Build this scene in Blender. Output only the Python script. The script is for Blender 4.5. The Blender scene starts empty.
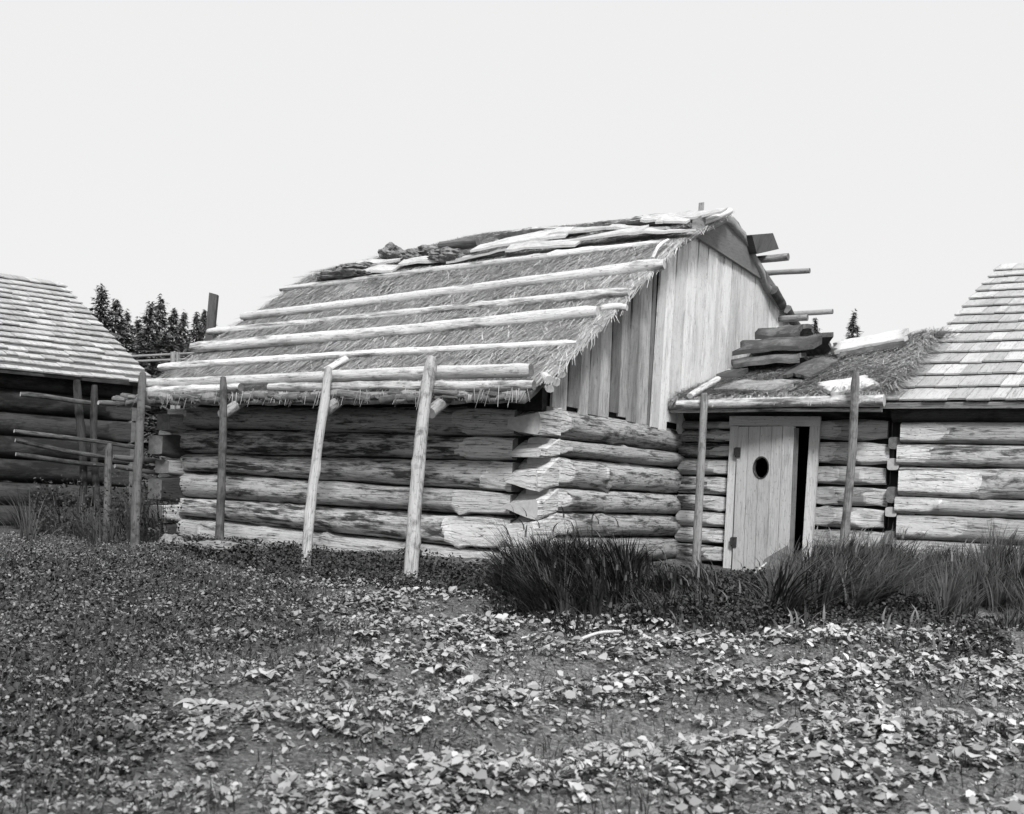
import bpy, bmesh, math, random
import numpy as np
from mathutils import Vector, noise
rad = math.radians
random.seed(7); RNG = np.random.default_rng(11)
S = bpy.context.scene
COL = S.collection

# ------------------------------------------------------------------ survey helpers
# camera: 42 mm on 36 mm film, vertical back with raised front, held about 2.4 degrees out of level
F = 1200.; TH = .042; CX, CY = 512., 501.; CZ = .64
A = (-math.sin(rad(59.2)), math.cos(rad(59.2)))          # along the long log wall, away
B = (A[1], -A[0])                                         # along the gable wall, away
C0 = (.13, 12.)                                           # near corner of the big house
def ray(px, py):
    r = (px-CX)/F; u = -(py-CY)/F; c, s = math.cos(TH), math.sin(TH)
    return (r*c-u*s, 1., r*s+u*c)
def loc(p):
    x, y = p[0]-C0[0], p[1]-C0[1]
    return (x*A[0]+y*A[1], x*B[0]+y*B[1], p[2])
def W(a, b, z): return Vector((C0[0]+a*A[0]+b*B[0], C0[1]+a*A[1]+b*B[1], z))
def on_line(px, py, N, k0):
    d = ray(px, py); k = (k0+C0[0]*N[0]+C0[1]*N[1])/(d[0]*N[0]+d[1]*N[1])
    return (d[0]*k, d[1]*k, CZ+d[2]*k)
def onb(px, py, b0): return loc(on_line(px, py, B, b0))
def ona(px, py, a0): return loc(on_line(px, py, A, a0))
def ony(px, py, Y):
    d = ray(px, py); return Vector((d[0]*Y, Y, CZ+d[2]*Y))
def nz(x, y, z=0.): return noise.noise(Vector((x, y, z)))

def ss(x, a, b):
    t = min(1, max(0, (x-a)/(b-a))); return t*t*(3-2*t)

# ------------------------------------------------------------------ terrain height
def gz(x, y):
    x = float(x); y = float(y)
    z = .074*(min(y, 12.2)-12.)
    if y > 12.2: z = .0148
    w = ss(y, 13, 10.2)*ss(y, 1, 3) if False else (1-ss(y, 9.2, 10.6))
    if w > 0 and y > .5:
        ph = (y*1.0 - x*.42) + .35*nz(x*.5, y*.5, 3)
        rows = math.sin(ph*2*math.pi/1.15)
        z += w*(.055*ss(x, -3., 1.)+.015)*rows
    if abs(x) < 40 and y < 40:
        z += .05*nz(x*.7, y*.7, 1) + .025*nz(x*2.3, y*2.3, 5)*1.0 + .012*nz(x*7, y*7, 9)
    z -= .28*math.exp(-((x-2.75)**2/1.1+(y-13.4)**2/.9))      # worn hollow before the door
    return z
def ground_at(px, py):
    d = ray(px, py); k = 3.
    while k < 60:
        if CZ+d[2]*k <= gz(d[0]*k, k): break
        k += .02
    return Vector((d[0]*k, k, gz(d[0]*k, k)))

# ------------------------------------------------------------------ mesh builder
class MB:
    def __init__(s): s.v=[]; s.f=[]; s.uv=[]; s.hew=[]; s.rnd=[]; s.mi=[]; s.sm=[]
    def vert(s, p, hew=0., rnd=.5):
        s.v.append((p[0], p[1], p[2])); s.hew.append(hew); s.rnd.append(rnd); return len(s.v)-1
    def face(s, idx, uvs=None, mi=0, sm=False):
        s.f.append(tuple(idx)); s.uv.append(uvs or [(0., 0.)]*len(idx)); s.mi.append(mi); s.sm.append(sm)
    def hexa(s, P, rnd=.5, hew=0., mi=0, off=None, la=None):
        """P: 8 corners, bottom 4 then top 4 (same order); uv runs along the longest edge."""
        P = [Vector(p) for p in P]
        i = [s.vert(p, hew, rnd) for p in P]
        off = off if off is not None else (random.random()*20, random.random()*20)
        ax = [(P[1]-P[0]), (P[3]-P[0]), (P[4]-P[0])]
        ln = [a.length for a in ax]
        k = la if la is not None else ln.index(max(ln))
        d = ax[k].normalized()
        oth = [ax[j].normalized() for j in range(3) if j != k]
        for q in ((0,3,2,1),(4,5,6,7),(0,1,5,4),(1,2,6,5),(2,3,7,6),(3,0,4,7)):
            n = (P[q[1]]-P[q[0]]).cross(P[q[2]]-P[q[0]])
            if n.length > 0: n.normalize()
            o = oth[0] if abs(oth[0].dot(n)) < abs(oth[1].dot(n)) else oth[1]
            if abs(d.dot(n)) > .8: uvs = [((P[x]-P[0]).dot(oth[0])+off[0], (P[x]-P[0]).dot(oth[1])+off[1]) for x in q]
            else: uvs = [((P[x]-P[0]).dot(d)+off[0], (P[x]-P[0]).dot(o)+off[1]) for x in q]
            s.face([i[x] for x in q], uvs, mi)
    def box(s, o, x, y, z, **k):
        o, x, y, z = Vector(o), Vector(x), Vector(y), Vector(z)
        s.hexa([o, o+x, o+x+y, o+y, o+z, o+x+z, o+x+y+z, o+y+z], **k)
    def log(s, p0, p1, rh, rv, rh1=None, rv1=None, n=16, step=.09, rough=.05, bend=0., sag=0., seed=0,
            hew0=0., hew1=0., lim=.72, wed0=1., wed1=1., rnd=None, endmi=1, knots=0, endtaper=0., sqb=0., flat=0.):
        p0, p1 = Vector(p0), Vector(p1); d = p1-p0; L = d.length; d.normalize()
        up0 = Vector((0,0,1)) if abs(d.z) < .8 else Vector((0,1,0))
        sd = d.cross(up0).normalized(); up = sd.cross(d).normalized()
        rh1 = rh if rh1 is None else rh1; rv1 = rv if rv1 is None else rv1
        rnd = random.random() if rnd is None else rnd
        m = max(3, int(L/step)); ts = [i/m for i in range(m+1)]
        for hl, e in ((hew0, 0), (hew1, 1)):
            if hl:
                for q in (hl-.07, hl-.03, hl+.01, hl+.05): ts.append(q/L if e == 0 else 1-q/L)
        ts = sorted(t for t in set(ts) if 0 <= t <= 1)
        kn = [(random.random()*L, random.random()*2*math.pi, random.uniform(.6, 1.2)) for _ in range(knots)]
        o1, o2 = random.random()*30, random.random()*30
        rings = []
        for t in ts:
            x = t*L
            bx = bend*math.sin(math.pi*t+seed)+.4*bend*math.sin(5*t+seed*2)
            bz = -sag*math.sin(math.pi*t)+.35*bend*math.sin(4.2*t+seed*3)
            a = rh+(rh1-rh)*t; b = rv+(rv1-rv)*t
            if wed0 < 1: b *= wed0+(1-wed0)*ss(x, 0, .4)
            if wed1 < 1: b *= wed1+(1-wed1)*ss(L-x, 0, .4)
            if endtaper: a *= 1-endtaper*(1-ss(min(x, L-x), 0, .12)); b *= 1-endtaper*(1-ss(min(x, L-x), 0, .12))
            c = p0+d*x+sd*bx+up*bz
            ring = []
            for j in range(n):
                ph = 2*math.pi*j/n
                k = 1+flat*(nz(x*.9+o2, math.cos(ph)*2.2+o1, math.sin(ph)*2.2)+.6*nz(x*3.3+o1, math.cos(ph)*4+o2, math.sin(ph)*4))+rough*(nz(x*1.6+o1, math.cos(ph)*1.3+seed, math.sin(ph)*1.3+o2)*1.2+.5*nz(x*6+o2, math.cos(ph)*3, math.sin(ph)*3+o1))
                for kx, kp, ks in kn:
                    dd = ((x-kx)/.06)**2+((((ph-kp+math.pi) % (2*math.pi))-math.pi)/.5)**2
                    if dd < 6: k += .28*ks*math.exp(-dd)
                l = 9.; h = 0.; sq = 0.
                if hew0: sq = max(sq, 1-ss(x, hew0-.12, hew0+.12))
                if hew1: sq = max(sq, 1-ss(L-x, hew1-.12, hew1+.12))
                cp, sp = math.cos(ph), math.sin(ph); pw = 1-.45*max(sq, sqb)
                y = a*k*math.copysign(abs(cp)**pw, cp); z = b*k*math.copysign(abs(sp)**pw, sp)
                wob = .05*nz(ph*1.5+o1, seed+o2, 2)+.05*math.cos(ph*2+o2)
                if hew0: l = min(l, lim+.42*ss(x+wob, hew0-.05, hew0+.12))
                if hew1: l = min(l, lim+.42*ss(L-x+wob, hew1-.05, hew1+.12))
                if abs(y) > a*l:
                    y = math.copysign(a*l, y); h = 1.
                elif l < .8: h = 1.
                ring.append(s.vert(c+sd*y+up*z, h, rnd))
            rings.append(ring)
        for i in range(len(rings)-1):
            for j in range(n):
                k = (j+1) % n
                u0, u1 = ts[i]*L+o1, ts[i+1]*L+o1; v0, v1 = j/n*2*math.pi*rh+o2, (j+1)/n*2*math.pi*rh+o2
                s.face((rings[i][j], rings[i+1][j], rings[i+1][k], rings[i][k]), [(u0,v0),(u1,v0),(u1,v1),(u0,v1)], 0, True)
        for ring, fl in ((rings[0], 0), (rings[-1], 1)):
            P = [Vector(s.v[i]) for i in ring]
            c = sum(P, Vector())/n
            ci = s.vert(c, 0, rnd); r2 = [s.vert(p, 0, rnd) for p in P]
            for j in range(n):
                k = (j+1) % n
                q = (r2[j], r2[k], ci) if fl else (r2[k], r2[j], ci)
                u = [((Vector(s.v[w])-c).dot(sd)+.0, (Vector(s.v[w])-c).dot(up)) for w in q]
                s.face(q, u, endmi)
    def arr(s, V, n, rnd):
        """V: (N, n, 3) polygons"""
        b = len(s.v); N = len(V)
        s.v.extend(map(tuple, V.reshape(-1, 3).tolist())); s.hew.extend([0.]*(N*n)); s.rnd.extend(np.repeat(rnd, n).tolist())
        uu = [(0.,0.),(1.,0.),(1.,1.),(0.,1.),(.5,.5),(.2,.8)][:n]
        for i in range(N):
            s.f.append(tuple(range(b+i*n, b+i*n+n)))
        s.uv.extend([uu]*N); s.mi.extend([0]*N); s.sm.extend([False]*N)
    def build(s, name, mats, parent=None, origin=None):
        V = np.array(s.v, dtype=float)
        if not isinstance(mats, (list, tuple)): mats = [mats]
        if origin is None:
            lo, hi = V.min(0), V.max(0); origin = Vector(((lo[0]+hi[0])/2, (lo[1]+hi[1])/2, lo[2]))
        origin = Vector(origin)
        me = bpy.data.meshes.new(name)
        me.from_pydata((V-np.array(origin)).tolist(), [], s.f)
        for m in mats: me.materials.append(m)
        nm = len(mats)
        me.polygons.foreach_set('material_index', [min(i, nm-1) for i in s.mi])
        me.polygons.foreach_set('use_smooth', s.sm)
        uv = me.uv_layers.new(name='UVMap')
        flat = [c for f in s.uv for p in f for c in p]
        uv.data.foreach_set('uv', flat)
        for nme, dat in (('hew', s.hew), ('rnd', s.rnd)):
            at = me.attributes.new(nme, 'FLOAT', 'POINT'); at.data.foreach_set('value', dat)
        me.update()
        o = bpy.data.objects.new(name, me); COL.objects.link(o)
        if parent is not None:
            o.parent = parent; o['_w'] = 1
            wp = Vector(); q = parent
            while q is not None: wp += q.location; q = q.parent
            o.location = origin-wp; del o['_w']
        else: o.location = origin
        return o

def thing(name, label, cat, at, group=None):
    o = bpy.data.objects.new(name, None); o.empty_display_size = .2; COL.objects.link(o); o.location = at
    return tag(o, label, cat, group)
def tag(o, label=None, cat=None, group=None, kind=None):
    if label: o['label'] = label
    if cat: o['category'] = cat
    if group: o['group'] = group
    if kind: o['kind'] = kind
    return o

# ------------------------------------------------------------------ materials (all greys: a black-and-white place)
class NT:
    def __init__(s, name, rough=.85, spec=.25):
        s.m = bpy.data.materials.new(name); s.m.use_nodes = True; s.t = s.m.node_tree
        s.b = s.t.nodes['Principled BSDF']; s.b.inputs['Roughness'].default_value = rough
        s.b.inputs['Specular IOR Level'].default_value = spec
    def n(s, ty, ins=None, **kw):
        q = s.t.nodes.new(ty)
        for k, v in kw.items(): setattr(q, k, v)
        for k, v in (ins or {}).items():
            if hasattr(v, 'is_output') or isinstance(v, bpy.types.NodeSocket): s.t.links.new(v, q.inputs[k])
            else: q.inputs[k].default_value = v
        return q
    def uv(s): return s.n('ShaderNodeUVMap').outputs[0]
    def obj(s): return s.n('ShaderNodeNewGeometry').outputs['Position']
    def map(s, v, sc, lo=(0,0,0)): return s.n('ShaderNodeMapping', {0: v, 'Scale': sc, 'Location': lo}).outputs[0]
    def noise(s, v, sc=1., det=4., ro=.55, dis=0.): return s.n('ShaderNodeTexNoise', {'Vector': v, 'Scale': sc, 'Detail': det, 'Roughness': ro, 'Distortion': dis}).outputs[0]
    def ramp(s, f, pts):
        q = s.n('ShaderNodeValToRGB', {0: f}); e = q.color_ramp.elements
        e[0].position, e[1].position = pts[0][0], pts[-1][0]
        for p in pts[1:-1]: e.new(p[0])
        for i, p in enumerate(pts): e[i].color = (p[1], p[1], p[1], 1)
        return q.outputs[0]
    def math(s, op, a, b=0., cl=False):
        q = s.n('ShaderNodeMath', {0: a, 1: b}, operation=op); q.use_clamp = cl; return q.outputs[0]
    def mix(s, f, a, b, bt='MIX'):
        q = s.n('ShaderNodeMix', data_type='RGBA', blend_type=bt)
        for k, v in ((0, f), (6, a), (7, b)):
            if isinstance(v, bpy.types.NodeSocket): s.t.links.new(v, q.inputs[k])
            elif k == 0: q.inputs[0].default_value = v
            else: q.inputs[k].default_value = (v, v, v, 1)
        return q.outputs[2]
    def attr(s, n): return s.n('ShaderNodeAttribute', attribute_name=n).outputs['Fac']
    def orand(s): return s.n('ShaderNodeObjectInfo').outputs['Random']
    def done(s, col, bump=None, st=.4, dist=.01):
        s.t.links.new(col, s.b.inputs['Base Color'])
        if bump is not None:
            q = s.n('ShaderNodeBump', {'Strength': st, 'Distance': dist, 'Height': bump})
            s.t.links.new(q.outputs[0], s.b.inputs['Normal'])
        return s.m

def wood(name, dark, mid, pale, thr=.5, hewcol=.5, patch=(1.6, 5), vary=.35, crack=.6, hard=.06, bumpst=.7):
    t = NT(name); uv = t.uv()
    g = t.noise(t.map(uv, (4, 38, 1)), 1.6, 7, .72)                    # grain
    g2 = t.noise(t.map(uv, (5, 90, 1)), 1.5, 3, .6)
    p = t.noise(t.map(uv, (patch[0], patch[1], 1)), 1., 9, .68, .4)
    p2 = t.noise(t.map(uv, (patch[0]*3.1, patch[1]*2.2, 1), (7, 3, 0)), 1., 5, .6)
    pp = t.math('ADD', t.math('ADD', t.math('MULTIPLY', p, .7), t.math('MULTIPLY', p2, .3)), t.math('MULTIPLY', t.math('SUBTRACT', t.orand(), .5), .1))
    barkc = t.mix(g, dark*.55, dark*1.5)
    woodc = t.mix(g, mid*.75, pale*1.05)
    f = t.ramp(pp, [(max(0, thr-hard), 0.), (thr+hard, 1.)])
    c = t.mix(f, barkc, woodc)
    kn = t.n('ShaderNodeTexVoronoi', {'Vector': t.map(uv, (1.7, 4.5, 1)), 'Scale': 1.6}).outputs['Distance']
    c = t.mix(t.ramp(kn, [(.0, .75), (.075, .5), (.1, 0.)]), c, dark*.8)
    h = t.attr('hew')
    hc = t.mix(g, hewcol*.72, hewcol*1.15)
    hc = t.mix(t.ramp(p2, [(.3, .45), (.5, 0.)]), hc, hewcol*.45)
    c = t.mix(t.ramp(t.math('ADD', h, t.math('MULTIPLY', t.math('SUBTRACT', p2, .5), .8)), [(.42, 0.), (.55, 1.)]), c, hc)
    ck = t.noise(t.map(uv, (.7, 20, 1), (3, 9, 0)), 1.3, 3, .5)
    ckm = t.ramp(ck, [(.485, 0.), (.5, crack), (.515, 0.)])
    c = t.mix(ckm, c, .03)
    sp = t.noise(t.map(uv, (24, 60, 1)), 1., 2, .5)
    c = t.mix(t.ramp(sp, [(.62, 0.), (.7, .6)]), c, dark*.7)
    c = t.mix(1., c, t.n('ShaderNodeCombineColor', {0: t.math('ADD', t.math('MULTIPLY', t.attr('rnd'), vary), 1-vary*.5),
        1: t.math('ADD', t.math('MULTIPLY', t.attr('rnd'), vary), 1-vary*.5), 2: t.math('ADD', t.math('MULTIPLY', t.attr('rnd'), vary), 1-vary*.5)}).outputs[0], 'MULTIPLY')
    hh = t.math('ADD', t.math('MULTIPLY', f, .5), t.math('ADD', g, t.math('MULTIPLY', g2, .4)))
    hh = t.math('SUBTRACT', hh, ckm)
    return t.done(c, hh, bumpst, .012)

M = {}
M['log'] = wood('weathered_log', .04, .24, .62, .472, .58, patch=(1.8, 8), hard=.05, crack=.8, bumpst=1.)
M['log_pale'] = wood('stripped_log', .06, .2, .52, .415, .58, patch=(1.8, 7), hard=.045, crack=.8, bumpst=1.)
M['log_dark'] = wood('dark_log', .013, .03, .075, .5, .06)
M['pole'] = wood('peeled_pole', .11, .42, .72, .43, .55, patch=(1.5, 7), crack=.35)
M['post'] = wood('post_wood', .1, .2, .36, .4, .4, patch=(4, 6))
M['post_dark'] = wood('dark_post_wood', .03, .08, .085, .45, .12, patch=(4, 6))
M['rail'] = wood('grey_rail', .03, .07, .17, .45, .14, patch=(3, 6))
M['plank'] = wood('pale_plank', .28, .54, .74, .34, .68, patch=(1.4, 7), vary=.42, crack=.3, hard=.12)
M['plank_grey'] = wood('weathered_plank', .13, .24, .4, .42, .4, patch=(1.1, 6), vary=1., crack=.6, hard=.12)
M['plank_dark'] = wood('dark_plank', .05, .09, .14, .45, .15, patch=(1.1, 6), vary=.6)
M['panel'] = wood('peak_panel_wood', .1, .15, .2, .4, .2, patch=(.8, 2), vary=.2, crack=.2, hard=.2)
M['door'] = wood('door_plank', .25, .46, .6, .33, .5, patch=(1.1, 6), vary=.3, crack=.3, hard=.14)
M['frame'] = wood('frame_board', .28, .48, .62, .3, .5, patch=(1.1, 6), vary=.2, crack=.3, hard=.14)
M['shingle'] = wood('weathered_shingle', .18, .34, .47, .35, .38, patch=(3, 6), vary=.42, crack=.5, hard=.15)
M['bark'] = wood('bark_slab_skin', .06, .1, .2, .5, .25, patch=(1.2, 4), vary=.4)
def endgrain():
    t = NT('end_grain'); uv = t.uv()
    sep = t.n('ShaderNodeVectorMath', {0: uv}, operation='LENGTH').outputs['Value']
    r = t.n('ShaderNodeMath', {0: t.math('MULTIPLY', t.math('ADD', sep, t.math('MULTIPLY', t.noise(uv, 9, 3), .03)), 320.)}, operation='SINE').outputs[0]
    c = t.mix(t.math('ADD', t.math('MULTIPLY', r, .25), .5), .1, .19)
    c = t.mix(t.ramp(t.noise(uv, 14, 5), [(.4, .6), (.6, 0.)]), c, .07)
    return t.done(c, r, .15, .003)
M['end'] = endgrain()
def endpale():
    t = NT('pale_end_grain'); uv = t.uv()
    c = t.mix(t.noise(uv, 22, 5), .22, .5)
    return t.done(c, t.noise(uv, 40, 4), .3, .004)
M['endpale'] = endpale()
def simple(name, lo, hi, sc=8., rough=.9, bump=.4, spec=.2, dist=.01):
    t = NT(name, rough, spec); p = t.obj()
    n1 = t.noise(p, sc, 6, .6)
    return t.done(t.mix(t.ramp(n1, [(.3, 0.), (.7, 1.)]), lo, hi), n1, bump, dist)
M['chink'] = simple('dark_chinking', .012, .03, 20)
M['stone'] = simple('pale_stone', .07, .24, 14, bump=.6)
M['iron'] = simple('rusty_iron', .02, .06, 30, .6)
M['sod'] = simple('dry_sod', .06, .24, 12, bump=.8, dist=.04)
M['drygrass'] = simple('pale_dry_grass', .25, .55, 16, bump=.9, dist=.04)
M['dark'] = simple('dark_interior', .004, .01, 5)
def thatch():
    t = NT('grass_thatch'); uv = t.uv(); r = t.attr('rnd')
    n1 = t.noise(t.map(uv, (45, 4, 1)), 1., 5, .6)
    n2 = t.noise(t.obj(), 1.6, 4, .6)
    c = t.mix(n1, .1, .42)
    c = t.mix(t.ramp(n2, [(.35, 0.), (.7, .5)]), c, .1)
    return t.done(c, n1, .8, .02)
M['thatch'] = thatch()
def bladecol(name, lo, hi, patch=None, rough=.7, spec=.3):
    t = NT(name, rough, spec)
    c = t.mix(t.attr('rnd'), lo, hi)
    if patch:
        n2 = t.noise(t.obj(), patch[0], 4, .6)
        c = t.mix(t.ramp(n2, [(.38, 0.), (.66, patch[1])]), c, patch[2])
    return t.done(c)
M['straw'] = bladecol('straw_stalks', .16, .66, (1.2, .55, .14))
M['grass'] = bladecol('tall_grass_blade', .009, .12)
M['weed'] = bladecol('weed_leaf', .012, .075)
M['leaf'] = bladecol('garden_leaf', .07, .52, None, .95, .08)
M['needle'] = bladecol('spruce_needles', .03, .11)
def groundm():
    t = NT('garden_soil', .95, .15); p = t.obj()
    n1 = t.noise(p, .55, 5, .6); n2 = t.noise(p, 9., 7, .7); n3 = t.noise(p, 45., 4, .6)
    c = t.mix(t.ramp(n2, [(.3, 0.), (.7, 1.)]), .05, .18)
    pb = t.n('ShaderNodeTexVoronoi', {'Vector': p, 'Scale': 38.}).outputs['Distance']
    c = t.mix(t.ramp(n3, [(.46, 0.), (.66, .9)]), c, .28)
    c = t.mix(t.ramp(pb, [(.0, .7), (.28, 0.)]), c, .24)
    c = t.mix(t.ramp(n1, [(.36, .6), (.56, 0.)]), c, .06)
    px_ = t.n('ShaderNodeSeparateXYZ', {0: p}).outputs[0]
    c = t.mix(t.math('MULTIPLY', t.ramp(t.math('ADD', t.math('MULTIPLY', px_, -.2), t.math('MULTIPLY', n1, .5)), [(.25, 0.), (.75, 1.)]), .6), c, .035)   # soil colour darkens towards the left
    return t.done(c, t.math('SUBTRACT', t.math('ADD', n2, t.math('MULTIPLY', n3, .7)), t.math('MULTIPLY', pb, .6)), 1., .04)
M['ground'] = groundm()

# ------------------------------------------------------------------ ground
def spread(lo, hi, step, far, grow=1.35):
    a = list(np.arange(lo, hi, step)); s = step; l = [lo]; r = [a[-1]]
    while l[-1] > -far: s *= grow; l.append(l[-1]-s)
    s = step
    while r[-1] < far: s *= grow; r.append(r[-1]+s)
    return l[:0:-1]+a+r[1:]
xs = spread(-6.5, 6.5, .07, 500); ys = spread(2.2, 15.5, .07, 500)
g = MB()
for y in ys:
    for x in xs: g.vert((x, y, gz(x, y)))
nx = len(xs)
for j in range(len(ys)-1):
    for i in range(nx-1):
        g.face((j*nx+i, j*nx+i+1, (j+1)*nx+i+1, (j+1)*nx+i), None, 0, True)
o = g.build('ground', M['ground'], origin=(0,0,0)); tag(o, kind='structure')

# ------------------------------------------------------------------ big log house
L = 4.95
house = thing('log_house', 'large old log house with pole-weighted grass thatch roof and plank gable', 'house', W(L/2, 4, 0))
LM = [M['log'], M['end']]; LP = [M['log_pale'], M['end']]
# long wall: (z at left, z at right) of every seam
zl = [1.62, 1.36, 1.06, .85, .52, .30, -.07]; zr = [1.60, 1.29, 1.045, .72, .485, .12, -.16]
for i in range(6):
    m = MB(); h0 = (zl[i]-zl[i+1])/2; h1 = (zr[i]-zr[i+1])/2
    m.log(W(L+.18+.12*(i % 2), .19, (zl[i]+zl[i+1])/2), W(.19+.02*random.random(), .19, (zr[i]+zr[i+1])/2), .19, h0*.97, .19, h1*.97,
          n=28, step=.05, seed=i*1.7, rough=.07, flat=.075, sqb=.3, bend=.015, hew0=random.uniform(.22, .4), hew1=random.uniform(.3, .8), lim=.76, wed0=.8, wed1=.9, knots=7)
    m.build('wall_log', LM, house)
# gable wall logs, half a course out of step
ga = [1.62, 1.30, 1.12, .80, .55, .30, .03]; gb = [1.66, 1.42, 1.17, .84, .55, .24, -.1]
for i in range(6):
    m = MB(); h0 = (ga[i]-ga[i+1])/2; h1 = (gb[i]-gb[i+1])/2
    m.log(W(-.03, .2, (ga[i]+ga[i+1])/2), W(-.03, 9.2, (gb[i]+gb[i+1])/2), .165, h0*.97, .15, h1*.96,
          n=28, step=.07, seed=i*2.3+1, rough=.08, flat=.07, sqb=.25, hew0=random.uniform(.2, .5), lim=.86, knots=7)
    # notched end: a wedge hewn narrow towards the inside of the corner
    zc_ = onb(525, (424, 453, 480, 509, 536, 556)[i], 0.)[2]; bo = -.02-.05*random.random()-(.05 if i > 3 else 0)
    to, ti = (.105, .05, .105, .1, .15, .1)[i]*random.uniform(.95, 1.08), (.05, .025, .03, .02, .06, .05)[i]
    dz = random.uniform(-.02, .03)
    fr = []; uvr = []
    for q in range(4):                                       # cross sections from the cut end back to the round log
        b_ = (bo, bo+.05, .16, .34)[q]; u = (0, 0, .45, 1.)[q]; ring = []
        for (a_, lo, hi) in ((.2, -ti+dz, ti+dz), (.08, -ti*.6-to*.4+dz*.5, ti*.6+to*.4+dz*.5), (-.06, -to*.85, to*.85), (-.15-.02*(q > 0), -to, to), (-.175-.015*(q > 0), -to*.55, to*.55)):
            h_ = h0*.9
            lo2, hi2 = lo*(1-u)-h_*u, hi*(1-u)+h_*u
            w_ = .012*nz(b_*9+i, a_*9, 3)
            ring.append((a_, zc_*(1-u)+(ga[i]+ga[i+1])/2*u+lo2+w_, zc_*(1-u)+(ga[i]+ga[i+1])/2*u+hi2+w_))
        seq = [W(a_, b_, lo) for a_, lo, hi in ring]+[W(a_, b_, hi) for a_, lo, hi in ring[::-1]]
        fr.append([m.vert(p, 1., .5) for p in seq]); uvr.append([(a_*.6+b_+i*3, lo+i) for a_, lo, hi in ring]+[(a_*.6+b_+i*3, hi+i) for a_, lo, hi in ring[::-1]])
    for q in range(3):
        for j in range(10):
            k = (j+1) % 10; u0 = q*.15+i
            m.face((fr[q][j], fr[q][k], fr[q+1][k], fr[q+1][j]), [uvr[q][j], uvr[q][k], uvr[q+1][k], uvr[q+1][j]], 0, False)
    c2 = [m.vert(m.v[v], 1., .5) for v in fr[0]]
    for j in range(4):
        m.face((c2[j], c2[9-j], c2[8-j], c2[j+1]), [(j*.1+i, 0), (j*.1+i, .15), (j*.1+.1+i, .15), (j*.1+.1+i, 0)], 0 if i % 3 else 1)
    m.build('wall_log', [M['log_pale'], M['endpale']], house)
# far-left gable and rear walls
for i in range(6):
    m = MB(); z0, z1 = zl[i]-.08, zl[i+1]-.08
    m.log(W(L+.0, -.16-.14*random.random(), (z0+z1)/2), W(L+.0, 9.2, (z0+z1)/2), .16, (z0-z1)/2, n=14, step=.3, seed=i+.4, hew0=.4, wed0=.75)
    m.build('wall_log', [M['log_dark'] if i % 2 else M['log'], M['end']], house)
    m = MB(); m.log(W(-.2, 9.05, (z0+z1)/2), W(L+.2, 9.05, (z0+z1)/2), .16, (z0-z1)/2, n=10, step=.5, seed=i+.7)
    m.build('wall_log', LM, house)
m = MB()   # chinking behind the logs
m.box(W(.22, .2, -.2), W(L-.3, .14, 0)-W(.08, .14, 0), W(0, .05, 0)-W(0, 0, 0), (0,0,1.95))
m.box(W(.03, .22, -.2), W(.05, .14, 0)-W(0, .14, 0), W(0, 8.7, 0)-W(0, 0, 0), (0,0,1.78))
m.box(W(.205, .16, -.2), W(.25, .0, 0)-W(0, 0, 0), W(0, .2, 0)-W(0, 0, 0), (0,0,2.03))
m.box(W(.02, .31, -.2), W(.2, .0, 0)-W(0, 0, 0), W(0, .12, 0)-W(0, 0, 0), (0,0,2.02))
m.box(W(-.09, .1, 1.56), W(.34, .0, 0)-W(0, 0, 0), W(0, .2, 0)-W(0, 0, 0), (0,0,.32))
m.build('chinking', M['chink'], house)

# roof profile (b, z of the thatch surface)
PB = [-.56, -.42, 1.21, 2.0, 2.6, 3.3, 4.5, 5.3, 6.3, 7.8, 9.7]; PZ = [1.69, 1.74, 2.78, 3.31, 3.70, 4.02, 4.54, 4.42, 3.93, 3.58, 2.2]
def rz(b): return float(np.interp(b, PB, PZ))
def rzf(a, b): return rz(b)-.16*ss(a, 3.3, 5.1)*ss(b, 2.2, 4.2)
def on_roof(px, py, h=.06):
    d = ray(px, py); k = 9.
    while k < 40:
        q = loc((d[0]*k, d[1]*k, CZ+d[2]*k))
        if q[1] > -.7 and q[2] <= rzf(q[0], q[1])+h: break
        k += .01
    return q
# gable boards: weathered lower ones, then pale newer ones
m = MB(); b = .22; tones = [.75, .95, .15, .9, .5, 1., .05, .6, .3, .8, .2, .9]; ti_ = 0
while b < 2.62:
    w = random.uniform(.18, .33); b2 = min(b+w, 2.66); ti_ += 1
    zt0, zt1 = rz(b)-.12, rz(b2)-.12; zb = 1.6+random.choice([-.05, -.02, 0, .04, .07])
    if b < .5: zb = 1.52
    d = random.uniform(0, .022)
    m.hexa([W(-.13-d, b, zb), W(-.13-d, b2-.02, zb), W(-.10-d, b2-.02, zb), W(-.10-d, b, zb), W(-.13-d, b, zt0), W(-.13-d, b2-.02, zt1), W(-.10-d, b2-.02, zt1), W(-.10-d, b, zt0)], rnd=tones[ti_ % 12], la=2)
    b = b2
m.build('weathered_gable_boards', M['plank_grey'], house)
m = MB(); b = 2.62
while b < 9.1:
    w = random.uniform(.22, .36); b2 = b+w
    zt0, zt1 = min(4.05, rz(b)-.06), min(4.05, rz(b2)-.06); zb = 1.58+random.choice([-.05, -.03, 0, .05, .1])
    if b > 6: zt0, zt1 = min(4.05-.06*(b-4)*.3, zt0), min(4.05-.06*(b2-4)*.3, zt1)
    lean = .05; d = random.uniform(.0, .016)
    m.hexa([W(-.17-d, b-lean, zb), W(-.17-d, b2-.024-lean, zb), W(-.142-d, b2-.024-lean, zb), W(-.142-d, b-lean, zb),
            W(-.17-d, b+lean, zt0), W(-.17-d, b2-.024+lean, zt1), W(-.142-d, b2-.024+lean, zt1), W(-.142-d, b+lean, zt0)], rnd=random.random(), la=2)
    b = b2
m.build('pale_gable_boards', M['plank'], house)
m = MB()   # dark sheathing behind the boards
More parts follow.
